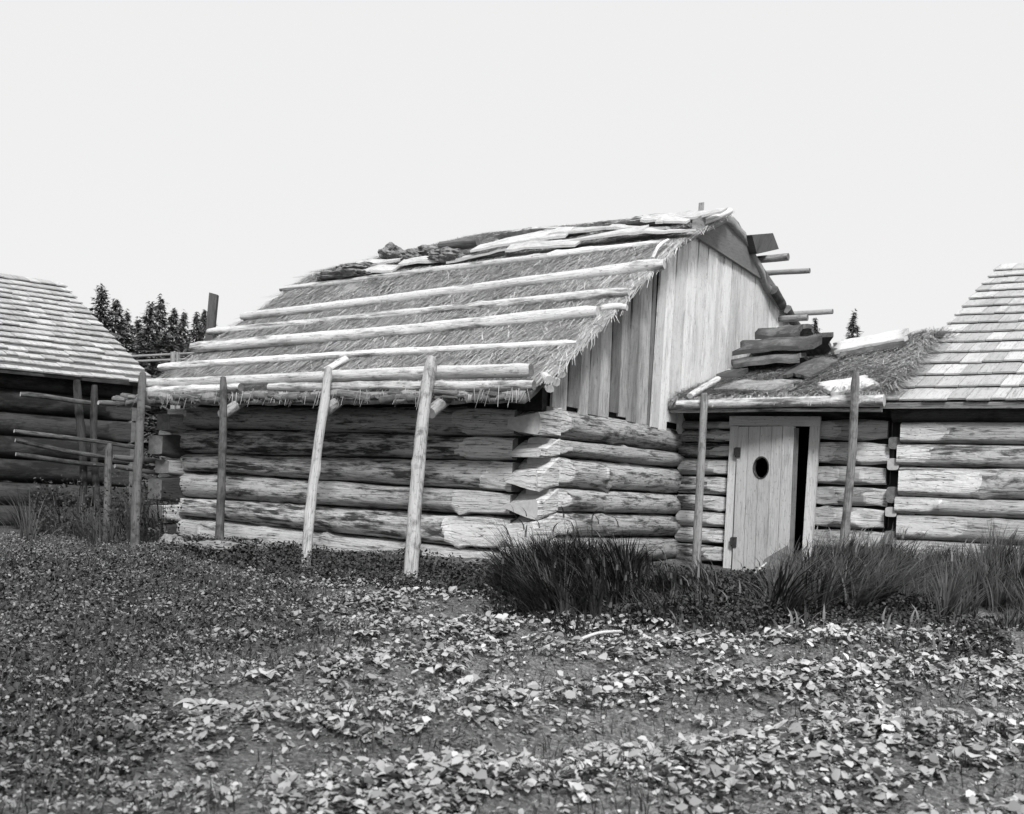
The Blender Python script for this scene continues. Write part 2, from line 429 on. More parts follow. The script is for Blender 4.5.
bb = [.2, 1.2, 2.6, 3.3, 4.5, 5.3, 6.3, 7.8, 9.1]
for i in range(len(bb)-1):
    m.hexa([W(-.09, bb[i], 1.55), W(-.09, bb[i+1], 1.55), W(-.06, bb[i+1], 1.55), W(-.06, bb[i], 1.55),
            W(-.09, bb[i], rz(bb[i])-.14), W(-.09, bb[i+1], rz(bb[i+1])-.14), W(-.06, bb[i+1], rz(bb[i+1])-.14), W(-.06, bb[i], rz(bb[i])-.14)])
m.build('gable_sheathing', M['chink'], house)
# grey panel closing the peak
m = MB()
pts = [(3.45, 4.02), (4.1, 4.32), (4.55, 4.58), (5.0, 4.52), (5.5, 4.3), (6.1, 4.1), (6.75, 3.84)]
low = lambda b: 4.03-.035*(b-3.4)
for i in range(len(pts)-1):
    (b0, z0), (b1_, z1) = pts[i], pts[i+1]
    m.hexa([W(-.24, b0, low(b0)), W(-.24, b1_, low(b1_)), W(-.2, b1_, low(b1_)), W(-.2, b0, low(b0)),
            W(-.24, b0, max(z0, low(b0)+.002)), W(-.24, b1_, max(z1, low(b1_)+.002)), W(-.2, b1_, max(z1, low(b1_)+.002)), W(-.2, b0, max(z0, low(b0)+.002))], rnd=.5, off=(0, 0), la=0)
m.build('peak_panel', M['panel'], house)

# thatch: a thick sheet plus stalks
def roof_sheet(a0, a1, bs, zf, thick, da=.1, amp=.035, edge=.05):
    m = MB(); na = max(2, int(abs(a1-a0)/da)); rows = []
    for lay in (0, 1):
        g = []
        for b in bs:
            r = []
            for i in range(na+1):
                a = a0+(a1-a0)*i/na
                e = 0.
                if i in (0, na): e = edge*nz(b*4, a, 7)*(1 if i else -1)
                z = zf(a, b)
                z += (amp*nz(a*2.2, b*2.2, 4)+amp*.5*nz(a*7, b*7, 2)) if lay == 0 else -thick+.02*nz(a*5, b*5, 8)
                r.append(m.vert(W(a+e, b+(edge*nz(a*4, 3, 1) if b in (bs[0],) else 0), z)))
            g.append(r)
        rows.append(g)
    nb = len(bs)
    def q(i0, i1, i2, i3, u): m.face((i0, i1, i2, i3), u, 0, True)
    for j in range(nb-1):
        for i in range(na):
            t = rows[0]; a_, b_ = a0+(a1-a0)*i/na, bs[j]
            u = [(a_, b_), (a_+da, b_), (a_+da, bs[j+1]), (a_, bs[j+1])]
            q(t[j][i], t[j][i+1], t[j+1][i+1], t[j+1][i], u)
            t = rows[1]; q(t[j][i], t[j+1][i], t[j+1][i+1], t[j][i+1], u)
    for i in range(na):
        for j in (0, nb-1):
            q(rows[0][j][i], rows[1][j][i], rows[1][j][i+1], rows[0][j][i+1], [(i*da, 0), (i*da, .1), (i*da+da, .1), (i*da+da, 0)])
    for j in range(nb-1):
        for i in (0, na):
            q(rows[0][j][i], rows[0][j+1][i], rows[1][j+1][i], rows[1][j][i], [(0, bs[j]), (0, bs[j+1]), (.1, bs[j+1]), (.1, bs[j])])
    return m
def stalks(a0, a1, b0, b1, zf, N, lmin=.18, lmax=.5, lift=.05, drop=-1, wid=(.004, .011), spread_=.3, sk=0.):
    a = RNG.uniform(a0, a1, N); b = RNG.uniform(b0, b1, N)
    ang = RNG.normal(sk, spread_, N); ln = RNG.uniform(lmin, lmax, N)
    da = np.sin(ang)*ln; db = drop*np.cos(ang)*ln
    zf_ = np.vectorize(zf)
    z0 = zf_(a, b)+RNG.uniform(.0, .04, N); z1 = zf_(a+da, b+db*.98)+RNG.uniform(-.01, lift, N)
    bend = RNG.uniform(0, .04, N)
    w = RNG.uniform(wid[0], wid[1], N)
    def P(a, b, z): return np.stack([C0[0]+a*A[0]+b*B[0], C0[1]+a*A[1]+b*B[1], z], 1)
    wa = np.cos(ang)*w; wb = np.sin(ang)*w
    p0 = P(a-wa, b-wb, z0); p1 = P(a+wa, b+wb, z0)
    q0 = P(a+da-wa*.4, b+db-wb*.4, z1); q1 = P(a+da+wa*.4, b+db+wb*.4, z1)
    return np.stack([p0, p1, q1, q0], 1)
bs = list(np.arange(-.56, 9.7, .12))
roof = roof_sheet(-.27, L+.1, bs, rzf, .12, amp=.06).build('thatch', M['thatch'], house)
m = MB()
V = stalks(-.3, L+.1, -.12, 4.6, rzf, 95000, lmin=.12, lmax=.42, lift=.06, wid=(.0022, .006), spread_=.42, sk=.25); m.arr(V, 4, RNG.beta(1.6, 2.2, len(V)))
V = stalks(-.40, -.2, -.15, 4.4, rzf, 8000, lmax=.42, lift=.03, wid=(.0025, .006), sk=.25); m.arr(V, 4, RNG.beta(1.6, 1.6, len(V)))       # shaggy near verge
V = stalks(L+.0, L+.2, -.2, 4.4, rzf, 900, lmax=.3, lift=.03); m.arr(V, 4, RNG.beta(1.6, 2.2, len(V)))
rze = lambda a, b: rz(b) if b > -.6 else 1.60+(b+.6)*1.1
V = stalks(-.3, L+.1, -.6, -.4, rze, 500, lmin=.04, lmax=.10, lift=.02, wid=(.002, .005), spread_=.7); m.arr(V, 4, RNG.beta(1.2, 6, len(V)))
m.build('thatch_stalks', M['straw'], roof)

# roof poles, lying along the thatch: pixel ends surveyed on the photo -> (a, b)
def roof_pole(p, q, r, r1=None, mat='pole', h=None, **k):
    e0 = on_roof(*p, h if h is not None else r*1.2); e1 = on_roof(*q, h if h is not None else r*1.3)
    m = MB(); m.log(W(*e0), W(*e1), r, r, r1, r1, n=14, step=.06, rough=.14, flat=.06, bend=k.pop('bend', .035), seed=random.random()*9, knots=k.pop('knots', 10), endtaper=.25, **k)
    return m.build('roof_pole', [M[mat], M['endpale']], house)
roof_pole((161, 367), (576, 342), .048, .035)
roof_pole((194, 349), (597, 312), .068, .075, knots=9, bend=.035)
roof_pole((604, 308), (626, 307), .04, .035)
roof_pole((208, 331), (629, 293), .05, .055)
roof_pole((243, 317), (664, 265), .055, .075, bend=.03)
roof_pole((282, 289), (560, 256), .04, .05)
roof_pole((548, 257), (662, 241), .045, .04)
for p, q, r, bb_, hh in (((144, 383), (532, 371), .062, -.44, .055), ((144, 392), (243, 387), .05, -.5, 0), ((268, 387), (536, 385), .05, -.5, 0)):
    e0, e1 = onb(*p, bb_), onb(*q, bb_)
    m = MB(); m.log(W(*e0), W(*e1), r*.9, r*.9, r*1.1, r*1.1, n=14, step=.06, rough=.14, flat=.08, bend=.025, seed=r*90, knots=9, endtaper=.15)
    m.build('eave_pole', [M['pole'], M['end']], house)
# broken bark along the eave under the poles
m = MB(); m.log(W(-.22, -.54, 1.645), W(L+.12, -.54, 1.645), .03, .03, n=8, step=.05, rough=.5, seed=77)
for i in range(90):
    a = random.uniform(-.2, L+.2); l = random.uniform(.1, .3); z = 1.645+random.uniform(-.03, .02)
    m.log(W(a, -.55+random.uniform(-.04, .03), z), W(a+l, -.55+random.uniform(-.04, .03), z+random.uniform(-.03, .03)), .035, random.uniform(.02, .045), n=7, step=.05, rough=.35, seed=i)
m.build('eave_bark', [M['bark'], M['end']], house)
e0, e1 = onb(112+36, 401, -.5), onb(232, 402, -.5)
m = MB(); m.log(W(*e0), W(*e1), .025, .02, n=8, seed=3, bend=.03); m.build('eave_pole', [M['post_dark'], M['end']], house)
# rafter ends poking out below the eave
for px, py in ((226, 413), (327, 411), (434, 411)):
    e = onb(px-4, py+2, -.74)
    m = MB(); m.log(W(*e), W(e[0], .1, e[2]+.5), .062, .062, n=14, seed=px, rough=.06); m.build('rafter_end', [M['post'], M['endpale']], house)
e = onb(325, 372, -.5); m = MB(); m.log(W(*e), W(e[0]-.03, -.2, e[2]+.17), .045, .045, n=10, seed=4); m.build('rafter_end', [M['pole'], M['endpale']], house)
# little stones/bark lumps on the near verge
for px, py in ((552, 379), (546, 385), (545, 377), (557, 371)):
    e = ona(px, py, -.34); m = MB(); m.log(W(-.42, e[1]-.06, e[2]-.04), W(-.3, e[1]+.08, e[2]+.02), .05, .04, n=9, step=.04, rough=.3, seed=px); m.build('verge_block', [M['pole'], M['endpale']], house)
# ridge boards: short, warped, overlapping
rb_rng = random.Random(5)
for (px, ln, dy, w, r, hh, sk) in ((330, 62, 6, .26, 1., .06, 2), (352, 48, -1, .22, .8, .1, -2), (398, 70, 4, .24, 1., .09, 1), (446, 60, 6, .2, .7, .1, -1), (470, 95, 0, .32, 1., .13, 1),
        (505, 70, 7, .2, .9, .1, 2), (548, 70, -3, .3, .8, .17, -3), (556, 86, 4, .26, 1., .13, 1), (606, 60, -2, .24, .9, .17, 2), (628, 62, 5, .26, 1., .13, 0), (655, 66, -2, .3, .8, .18, -2), (640, 46, -6, .18, 1., .2, 3)):
    ridge_y = lambda x: np.interp(x, [330, 440, 560, 690, 730], [273, 257, 238, 225, 214])
    e0, e1 = on_roof(px, ridge_y(px)+dy, hh), on_roof(px+ln, ridge_y(px+ln)+dy+sk, hh)
    w *= .7; P0, P1 = W(*e0), W(*e1); wd = Vector((B[0]*w, B[1]*w, w*rb_rng.uniform(.3, .6))); n_ = 7; m = MB(); ph_ = rb_rng.random()*9
    rings = []
    for i in range(n_+1):
        t_ = i/n_; c = P0.lerp(P1, t_)+Vector((0, 0, .02*math.sin(3*t_+ph_)+.02*nz(i*1.3, ph_)))
        tw = .03*math.sin(2.2*t_+ph_); ww = 1+.18*nz(i*.9+ph_, 4)
        up = Vector((0, 0, .03)); q = [c, c+wd*ww+Vector((0, 0, tw)), c+wd*ww+Vector((0, 0, tw))+up, c+up]
        rings.append([m.vert(p, 0, r) for p in q])
    for i in range(n_):
        for j in range(4):
            k = (j+1) % 4; m.face((rings[i][j], rings[i+1][j], rings[i+1][k], rings[i][k]), [(i*.2+px, j*.2), (i*.2+.2+px, j*.2), (i*.2+.2+px, j*.2+.2), (i*.2+px, j*.2+.2)])
    m.face(rings[0]); m.face(rings[-1][::-1]); m.build('ridge_board', M['plank_grey'] if px % 3 == 0 else M['shingle'], house)
m = MB(); m.log(W(*ona(696, 226, -.3)), W(*ona(730, 211, -.5)), .05, .04, n=10, seed=2); m.build('ridge_pole', [M['pole'], M['endpale']], house)
m = MB(); e = ona(689, 229, -.3); m.box(W(-.34, e[1], e[2]-.08), W(0, .3, .14)-W(0, 0, 0), W(-.05, 0, 0)-W(0, 0, 0), (0,0,.2)); m.build('ridge_block', M['plank_grey'], house)
m = MB(); e = ona(702, 212, -.2); m.box(W(-.2, e[1], e[2]-.1), W(0, .06, .02)-W(0, 0, 0), W(.05, 0, 0)-W(0, 0, 0), (0,0,.22)); m.build('ridge_block', M['plank_grey'], house)
m = MB(); m.log(W(*ona(648, 257, -.34)), W(*ona(671, 240, -.36)), .024, .02, n=8, seed=8, bend=.06); m.build('verge_pole', [M['pole'], M['endpale']], house)
# far verge: dark board, and pole ends of the other slope
m = MB()
vv = [(757, 248), (764, 270), (774, 290), (787, 309), (801, 330)]
for i, k in enumerate((2, 3)):
    e0, e1 = ona(*vv[k], -.3), ona(vv[k][0]+9, vv[k][1]+16, -.3)
    m.log(W(*e0), W(*e1), .06, .07, n=9, seed=i, rough=.35)
    m.build('verge_block', [M['post_dark'], M['end']], house); m = MB()
for p, r in (((788, 256), .05), ((810, 271), .04), ((833, 312), .042), ((808, 318), .05)):
    q = (p[0]-28, p[1]+3)
    e1 = ona(*p, -.62); m = MB(); m.log(W(2., e1[1], e1[2]-.03), W(*e1), r, r, n=10, seed=p[0], bend=.03, rough=.12, knots=4); m.build('roof_pole', [M['post'], M['end']], house)
m = MB(); q = [ona(*p, -.35) for p in ((757, 254), (779, 249), (773, 233), (752, 235))]
o_ = [W(-.35, e[1], e[2]) for e in q]; b_ = [W(.25, e[1], e[2]) for e in q]
m.hexa(o_+b_, rnd=.1, la=2)
m.build('roof_block', M['plank_dark'], house)

# loose things lying on the ridge
def lump(name, mat, at, sx, sy, sz, seed, rot=0., sub=4):
    bm = bmesh.new(); bmesh.ops.create_icosphere(bm, subdivisions=sub, radius=1.)
    m = MB(); c, s = math.cos(rot), math.sin(rot); ids = {}
    for v in bm.verts:
        p = v.co; k = 1+.4*nz(p.x*1.2+seed, p.y*1.2, p.z*1.2)+.25*nz(p.x*3.4, p.y*3.4+seed, p.z*3.4)+.13*nz(p.x*9, p.y*9+seed, p.z*9)
        x, y, z = p.x*k*sx, p.y*k*sy, p.z*k*sz
        ids[v.index] = m.vert((at[0]+x*c-y*s, at[1]+x*s+y*c, at[2]+z), 0, .5)
    for f in bm.faces: m.face([ids[v.index] for v in f.verts], None, 0, False)
    bm.free()
    return m.build(name, mat)
for px, py, sx, sz, lab in ((344, 272, .42, .07, 'flat dark sod at the low left end of the thatched ridge'),
                            (358, 264, .3, .06, 'thin dark sod lying beside the pale ridge board, left of the stones'),
                            (392, 252, .15, .12, 'single round dark sod standing highest left of the ridge pile'),
                            (414, 254, .16, .08, 'small dark sod between the round sod and the ridge pile'),
                            (434, 250, .28, .085, 'broad rough sod heaped in the middle of the ridge pile'),
                            (447, 254, .22, .1, 'low pale-topped sod in front of the ridge pile')):
    e = on_roof(px, py+6, .06); p = W(*e)
    tag(lump('roof_sod', M['sod'], p+Vector((0, 0, sz*.5)), sx, .2, sz, px*.37, rot=rad(150)), lab, 'sod', 'sods lying on the ridge')
e = on_roof(440, 254, .1); e1 = on_roof(478, 249, .1)
m = MB(); m.log(W(e[0], e[1], e[2]+.1), W(e1[0], e1[1], e1[2]+.08), .09, .06, n=10, rough=.2, seed=3)
tag(m.build('short_log', [M['bark'], M['end']]), 'short dark split log lying across the ridge pile of sods', 'log')
for px, py, sx, sz, lab in ((545, 232, .7, .07, 'long low mound of pale dry grass on the ridge behind the boards'), (650, 220, .8, .05, 'thin tuft of pale dry grass near the gable end of the ridge')):
    e = on_roof(px, py+5, .05); tag(lump('grass_tuft', M['drygrass'], W(*e)+Vector((0, 0, .04)), sx, .25, sz, px*.3, rot=rad(149)), lab, 'dry grass')

# ------------------------------------------------------------------ posts leaning on the eaves
def post(top, bot, r, lab, mat='post', r1=None, grp='poles standing against the eaves'):
    m = MB(); top, bot = Vector(top), Vector(bot)
    m.log(bot-Vector((0,0,.25)), top, r, r, r1 or r*.9, r1 or r*.9, n=14, step=.05, rough=.12, flat=.05, bend=.022, seed=top.x, knots=8, endtaper=.2)
    o = m.build('leaning_post', [M[mat], M['endpale']], origin=bot); tag(o, lab, 'post', grp)
def foot(px, py, z=0.):
    return ground_at(px, py)
post(W(*onb(144, 374, -.56)), foot(133, 552), .05, 'dark slim pole at the far left end of the log wall, beside the fence', 'post_dark')
post(W(*onb(222, 378, -.58)), foot(220, 552), .045, 'dark thin upright pole, second from the left along the long log wall', 'post_dark')
post(W(*onb(326, 368, -.58)), foot(306, 574), .05, 'pale leaning pole before the middle of the long log wall', 'post')
post(W(*onb(433, 358, -.58)), foot(406, 584), .065, 'thickest pale leaning pole, nearest the log corner', 'post')

# ------------------------------------------------------------------ annex
B1 = 3.5
annex = thing('log_annex', 'low log entry passage with thatched roof between the two log houses', 'house', W(-1.4, B1+1.5, 0))
zc = [1.73, 1.62, 1.46, 1.27, 1.05, .82, .62, .42, .21, -.02]
for i in range(9):
    m = MB(); h = (zc[i]-zc[i+1])/2
    m.log(W(-.14, B1+.13, (zc[i]+zc[i+1])/2), W(-.83, B1+.13, (zc[i]+zc[i+1])/2), .13, h*.96, n=24, seed=i*1.1, rough=.08, flat=.08, sqb=.3, knots=2, hew1=.18+.1*random.random(), lim=.8, wed1=.85, step=.06)
    m.build('wall_log', LM if i % 3 else [M['log_pale'], M['end']], annex)
zd = [1.76, 1.5, 1.22, .98, .74, .48, .24, -.02]
for i in range(7):
    m = MB(); h = (zd[i]-zd[i+1])/2
    m.log(W(-1.86, B1+.14, (zd[i]+zd[i+1])/2), W(-2.68-.03*(i % 2), B1+.14, (zd[i]+zd[i+1])/2), .15, h*.96, n=26, seed=i*1.9, rough=.07, flat=.07, sqb=.4, knots=3, hew0=.16+.12*random.random(), hew1=.2+.18*random.random(), lim=.78, wed0=.85, wed1=.8, step=.06)
    m.build('wall_log', LP, annex)
m = MB(); m.log(W(-.1, B1+.14, 1.84), W(-2.75, B1+.14, 1.86), .12, .1, n=14, seed=5); m.build('lintel_log', [M['log_dark'], M['end']], annex)
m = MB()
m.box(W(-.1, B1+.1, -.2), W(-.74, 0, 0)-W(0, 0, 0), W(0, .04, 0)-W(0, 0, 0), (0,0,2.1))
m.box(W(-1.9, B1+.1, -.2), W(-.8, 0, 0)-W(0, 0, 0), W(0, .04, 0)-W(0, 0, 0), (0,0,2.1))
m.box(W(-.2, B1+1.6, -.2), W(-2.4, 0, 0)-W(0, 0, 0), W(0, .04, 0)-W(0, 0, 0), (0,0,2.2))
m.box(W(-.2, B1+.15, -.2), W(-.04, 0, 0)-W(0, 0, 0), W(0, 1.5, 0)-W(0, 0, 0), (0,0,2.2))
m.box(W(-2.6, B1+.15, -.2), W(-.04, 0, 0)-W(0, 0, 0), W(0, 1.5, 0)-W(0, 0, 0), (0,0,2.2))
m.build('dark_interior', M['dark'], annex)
def az(a, b):
    s = min(1, max(0, -a/2.7))
    l = float(np.interp(b, [3.05, 5.9, 7.6, 8.8], [1.93, 2.66, 3.1, 2.7])); r = float(np.interp(b, [3.05, 4.3, 5.6, 8.8], [1.98, 2.44, 3.02, 2.6]))
    return l*(1-s)+r*s
abs_ = list(np.arange(3.05, 8.8, .12))
aroof = roof_sheet(-.12, -2.72, abs_, az, .1, amp=.05).build('thatch', M['thatch'], annex)
m = MB()
V = stalks(-2.72, -.15, 3.35, 6.6, az, 30000, lmax=.55, lift=.1, wid=(.0025, .006), spread_=.45, sk=-.2); m.arr(V, 4, RNG.beta(1.6, 2., len(V)))
V = stalks(-2.75, -2.5, 3.6, 6., az, 1800, lmax=.5, lift=.05, spread_=.3, sk=.3); m.arr(V, 4, RNG.beta(1.6, 2., len(V)))
aze = lambda a, b: az(a, b) if b > 3.03 else az(a, 3.03)+(b-3.03)*1.
V = stalks(-2.7, -.2, 3.02, 3.2, aze, 900, lmin=.05, lmax=.12, lift=.02, spread_=.5); m.arr(V, 4, RNG.beta(1.2, 3, len(V)))
m.build('thatch_stalks', M['straw'], aroof)
e0, e1 = onb(678, 405, 3.0), onb(884, 400, 3.0)
m = MB(); m.log(W(*e0), W(*e1), .055, .055, .065, .065, n=12, rough=.1, knots=7, seed=2, bend=.02); m.build('eave_pole', [M['pole'], M['endpale']], annex)
e0, e1 = onb(670, 411, 3.1), onb(882, 410, 3.1)
m = MB(); m.log(W(*e0), W(*e1), .022, .022, n=9, rough=.12, seed=6, bend=.015); m.build('eave_pole', [M['pole'], M['endpale']], annex)
# door frame
fz = 1.75; bf = B1-.04
def brd(mb, x0, z0, x1, z1, w, b0, th, rnd):
    d = Vector((x1-x0, z1-z0)); n = Vector((-d.y, d.x)).normalized()*w
    P = lambda x, z, b: W(x, b, z)
    q = [(x0, z0), (x1, z1), (x1+n.x, z1+n.y), (x0+n.x, z0+n.y)]
    mb.hexa([P(*c, b0) for c in q]+[P(*c, b0+th) for c in q], rnd=rnd, la=0)
fr = MB(); brd(fr, -1.92, 1.66, -.81, 1.665, .115, bf-.012, .05, .8); jf = fr.build('door_frame', M['frame'], annex)
fr = MB(); brd(fr, -.80, -.25, -.82, 1.66, .10, bf, .045, .5); fr.build('door_jamb', M['frame'], jf)
fr = MB(); qf = [onb(*p, bf) for p in ((800.5, 575), (810.5, 575), (820, 424), (810, 424))]
fr.hexa([W(*e) for e in qf]+[W(e[0], e[1]+.045, e[2]) for e in qf], rnd=.6); fr.build('door_jamb', M['frame'], jf)
# door leaf: planks with an oval hole, hinged on the left, ajar towards us
hinge = W(-.93, bf-.03, -.36)
om = math.atan2(A[1], A[0])+math.pi-rad(10)               # direction of the leaf, swung out
dx = Vector((math.cos(om), math.sin(om), 0)); dn = Vector((dx.y, -dx.x, 0))
if dn.y > 0: dn = -dn
dm = MB(); ws = [.15, .155, .155, .14, .15]; x = 0.
for i, w in enumerate(ws):
    ln = -.028
    zb = -.06-.03*(i % 2)+.02*i*0
    dm.box(hinge+dx*x+Vector((0,0,zb)), dx*(w-.006), -dn*.04, Vector((0,0,2.01-zb))+dx*ln*0, rnd=random.random(), la=2)
    x += w
door = dm.build('door', M['door'], annex)
dw = sum(ws)
cut = MB(); cc = hinge+dx*.335+Vector((0,0,1.52)); N = 40
ra, rb_ = .095, .12; jr = lambda k: 1+.07*nz(math.cos(2*math.pi*k/40)*1.5, math.sin(2*math.pi*k/40)*1.5, 3)
f_ = [cut.vert(cc+dx*ra*jr(k)*math.cos(2*math.pi*k/N)+Vector((0,0,jr(k)*rb_*math.sin(2*math.pi*k/N)))+dn*.1) for k in range(N)]
b_ = [cut.vert(cc+dx*ra*jr(k)*math.cos(2*math.pi*k/N)+Vector((0,0,jr(k)*rb_*math.sin(2*math.pi*k/N)))-dn*.2) for k in range(N)]
for k in range(N): cut.face((f_[k], f_[(k+1) % N], b_[(k+1) % N], b_[k]))
cut.face(f_[::-1]); cut.face(b_)
co = cut.build('cutter', M['dark'])
bm = bmesh.new(); bm.from_mesh(co.data); bmesh.ops.recalc_face_normals(bm, faces=bm.faces); bm.to_mesh(co.data); bm.free()
bm = bmesh.new(); bm.from_mesh(door.data); bmesh.ops.recalc_face_normals(bm, faces=bm.faces); bm.to_mesh(door.data); bm.free()
md = door.modifiers.new('hole', 'BOOLEAN'); md.operation = 'DIFFERENCE'; md.object = co; md.solver = 'EXACT'
bpy.context.view_layer.update()
dg = bpy.context.evaluated_depsgraph_get(); nm = bpy.data.meshes.new_from_object(door.evaluated_get(dg))
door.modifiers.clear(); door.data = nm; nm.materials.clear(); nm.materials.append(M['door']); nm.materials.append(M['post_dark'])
for pg in nm.polygons:                                       # shade put into the colour of the hole's sawn edge, otherwise brightly lit
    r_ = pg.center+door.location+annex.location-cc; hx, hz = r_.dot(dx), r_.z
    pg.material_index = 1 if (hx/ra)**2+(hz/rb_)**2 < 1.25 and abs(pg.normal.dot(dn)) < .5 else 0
bpy.data.objects.remove(co)
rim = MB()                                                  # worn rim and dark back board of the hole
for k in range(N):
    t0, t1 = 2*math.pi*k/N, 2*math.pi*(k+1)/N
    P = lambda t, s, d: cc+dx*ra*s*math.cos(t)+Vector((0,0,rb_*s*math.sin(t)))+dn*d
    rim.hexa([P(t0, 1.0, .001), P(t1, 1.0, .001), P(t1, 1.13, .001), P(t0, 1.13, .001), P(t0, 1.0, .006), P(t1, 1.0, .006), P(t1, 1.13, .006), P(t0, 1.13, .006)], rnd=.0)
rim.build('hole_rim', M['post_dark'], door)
for z in (1.64, .56):                                        # strap hinges
    hm = MB(); hm.box(hinge+dx*-.02+Vector((0,0,z))+dn*.003, dx*.07, dn*.012, (0,0,.12)); hm.box(hinge-dx*.03+Vector((0,0,z+.02))+dn*.01, dx*.035, dn*.016, (0,0,.09))
    hm.build('hinge', M['iron'], door)
pm = MB(); pz = -.07                                        # patch board on the lower corner
q = [(.40, pz), (dw-.01, pz), (dw-.015, .62), (.44, .44)]
pm.hexa([hinge+dx*x+Vector((0,0,z))+dn*.004 for x, z in q]+[hinge+dx*x+Vector((0,0,z))+dn*.02 for x, z in q], rnd=.2); pm.build('patch_board', M['plank_grey'], door)
bt = MB(); bt.box(hinge+dx*(dw-.012)+Vector((0,0,-.05))+dn*-.002, dx*.03, -dn*.075, (0,0,2.04), rnd=.1, la=2); bt.build('edge_batten', M['plank_grey'], door)
m = MB(); m.log(ground_at(738, 590)+Vector((0, 0, .0)), ony(766, 563, 12.9), .012, .01, n=8, seed=4); tag(m.build('stick', [M['pole'], M['endpale']]), 'thin pale stick leaning against the foot of the plank door', 'stick')
post(W(*onb(703, 393, 2.9)), W(*onb(697, 556, 3.15)), .05, 'slim straight pole left of the door, reaching up to the low eave', 'post')
post(W(*onb(857, 372, 2.85)), W(*onb(840, 560, 3.1)), .048, 'slanting pole right of the door, standing higher than the low eave', 'post')

# slabs and bark lying on the annex roof
def on_annex(px, py, h=.05):
    d = ray(px, py); k = 11.
    while k < 40:
        q = loc((d[0]*k, d[1]*k, CZ+d[2]*k))
        if q[1] > 3. and q[2] <= az(q[0], q[1])+h: break
        k += .01
    return Vector(q)
def slab(name, p, q, w, th, mat, lab, cat, curl=0., rough=.015, h=.06, tilt=0., seed=0, ends=None):
    e0, e1 = ends or (on_annex(*p, h), on_annex(*q, h))
    P0, P1 = W(*e0), W(*e1); d = (P1-P0).normalized(); n = 10; k = 9
    side = Vector((B[0], B[1], .33+tilt)); side = (side-d*side.dot(d)).normalized(); up = d.cross(side)
    if up.z < 0: up = -up
    m = MB(); g = [[], []]
    for lay in (0, 1):
        for i in range(n+1):
            r = []
            for j in range(k+1):
                t = i/n; v = j/k-.5
                ww = w*(1-.25*abs(t-.5)*2*abs(nz(seed, 3)))*(1+.15*nz(t*3+seed, 1))
                e = 1 if 0 < i < n else 1+.0
                c = P0+(P1-P0)*(t+(.14*nz(v*6, seed, 5) if i in (0, n) else 0))
                lift = curl*(1-(2*v)**2)
                z = rough*nz(t*4+seed, v*3, 2)
                r.append(m.vert(c+side*(v*ww)+up*(lift+z-(th if lay else 0)), 0, .5))
            g[lay].append(r)
    for i in range(n):
        for j in range(k):
            u = [(i/n*2+seed, j/k*w), ((i+1)/n*2+seed, j/k*w), ((i+1)/n*2+seed, (j+1)/k*w), (i/n*2+seed, (j+1)/k*w)]
            m.face((g[0][i][j], g[0][i+1][j], g[0][i+1][j+1], g[0][i][j+1]), u, 0, True)
            m.face((g[1][i][j], g[1][i][j+1], g[1][i+1][j+1], g[1][i+1][j]), u, 0, True)
    for i in range(n):
        for j in (0, k): m.face((g[0][i][j], g[1][i][j], g[1][i+1][j], g[0][i+1][j]), [(i*.1, 0), (i*.1, .05), (i*.1+.1, .05), (i*.1+.1, 0)])
    for j in range(k):
        for i in (0, n): m.face((g[0][i][j], g[0][i][j+1], g[1][i][j+1], g[1][i][j]), [(0, j*.05), (0, j*.05+.05), (.05, j*.05+.05), (.05, j*.05)])
    return tag(m.build(name, M[mat]), lab, cat)
for p, q, w_, cu, lab in (((738, 366), (804, 360), .45, .1, 'dark curled bark slab, lowest of the stack against the plank gable'),
                      ((744, 354), (824, 347), .6, .17, 'longest dark curled bark slab, in the middle of the stack by the gable'),
                      ((763, 339), (808, 335), .5, .15, 'short dark bark piece, topmost of the stack by the gable')):
    e0 = ona(*p, -.4); e1 = onb(*q, e0[1]-.1)
    slab('bark_slab', p, q, w_, .06, 'bark', lab, 'bark slab', cu, rough=.03, tilt=-.33, seed=p[0]*.1, ends=(e0, e1))
slab('roof_plank', (728, 384), (788, 385), .55, .04, 'plank_grey', 'broad flat grey slab lying on the low thatch just above the eave', 'plank', .01, seed=4, h=.08)
slab('bark_slab', (790, 379), (820, 362), .5, .04, 'bark', 'oval grey bark piece lying slantwise on the middle of the low thatch', 'bark slab', .06, seed=5, h=.08)
slab('roof_plank', (836, 346), (905, 333), .5, .05, 'frame', 'large pale weathered board lying high on the low thatched roof', 'plank', .02, seed=6, h=.16, tilt=.1)
slab('bark_slab', (840, 355), (905, 345), .3, .03, 'bark', 'dark bark strip tucked under the large pale board on the low thatch', 'bark slab', .06, seed=7, h=.06)
slab('roof_plank', (824, 388), (872, 380), .45, .04, 'frame', 'pale broken board behind the slanting pole at the low eave', 'plank', .01, seed=8, h=.08, tilt=.1)
e0, e1 = on_annex(690, 396, .08), on_annex(738, 367, .1)
m = MB(); m.log(W(*e0), W(*e1), .05, .04, n=10, seed=5, rough=.12, endtaper=.2); tag(m.build('roof_stick', [M['pole'], M['endpale']]), 'pale slanting pole lying along the foot of the plank gable on the low thatch', 'pole')
e = on_annex(716, 378, .1); m = MB()
m.box(W(e[0], e[1], e[2]-.05), W(-.28, 0, .02)-W(0,0,0), W(0, .4, .1)-W(0, 0, 0), (0,0,.1), rnd=.2); tag(m.build('wood_block', M['plank_dark']), 'small dark wooden block on the low thatch beside the plank gable', 'block')

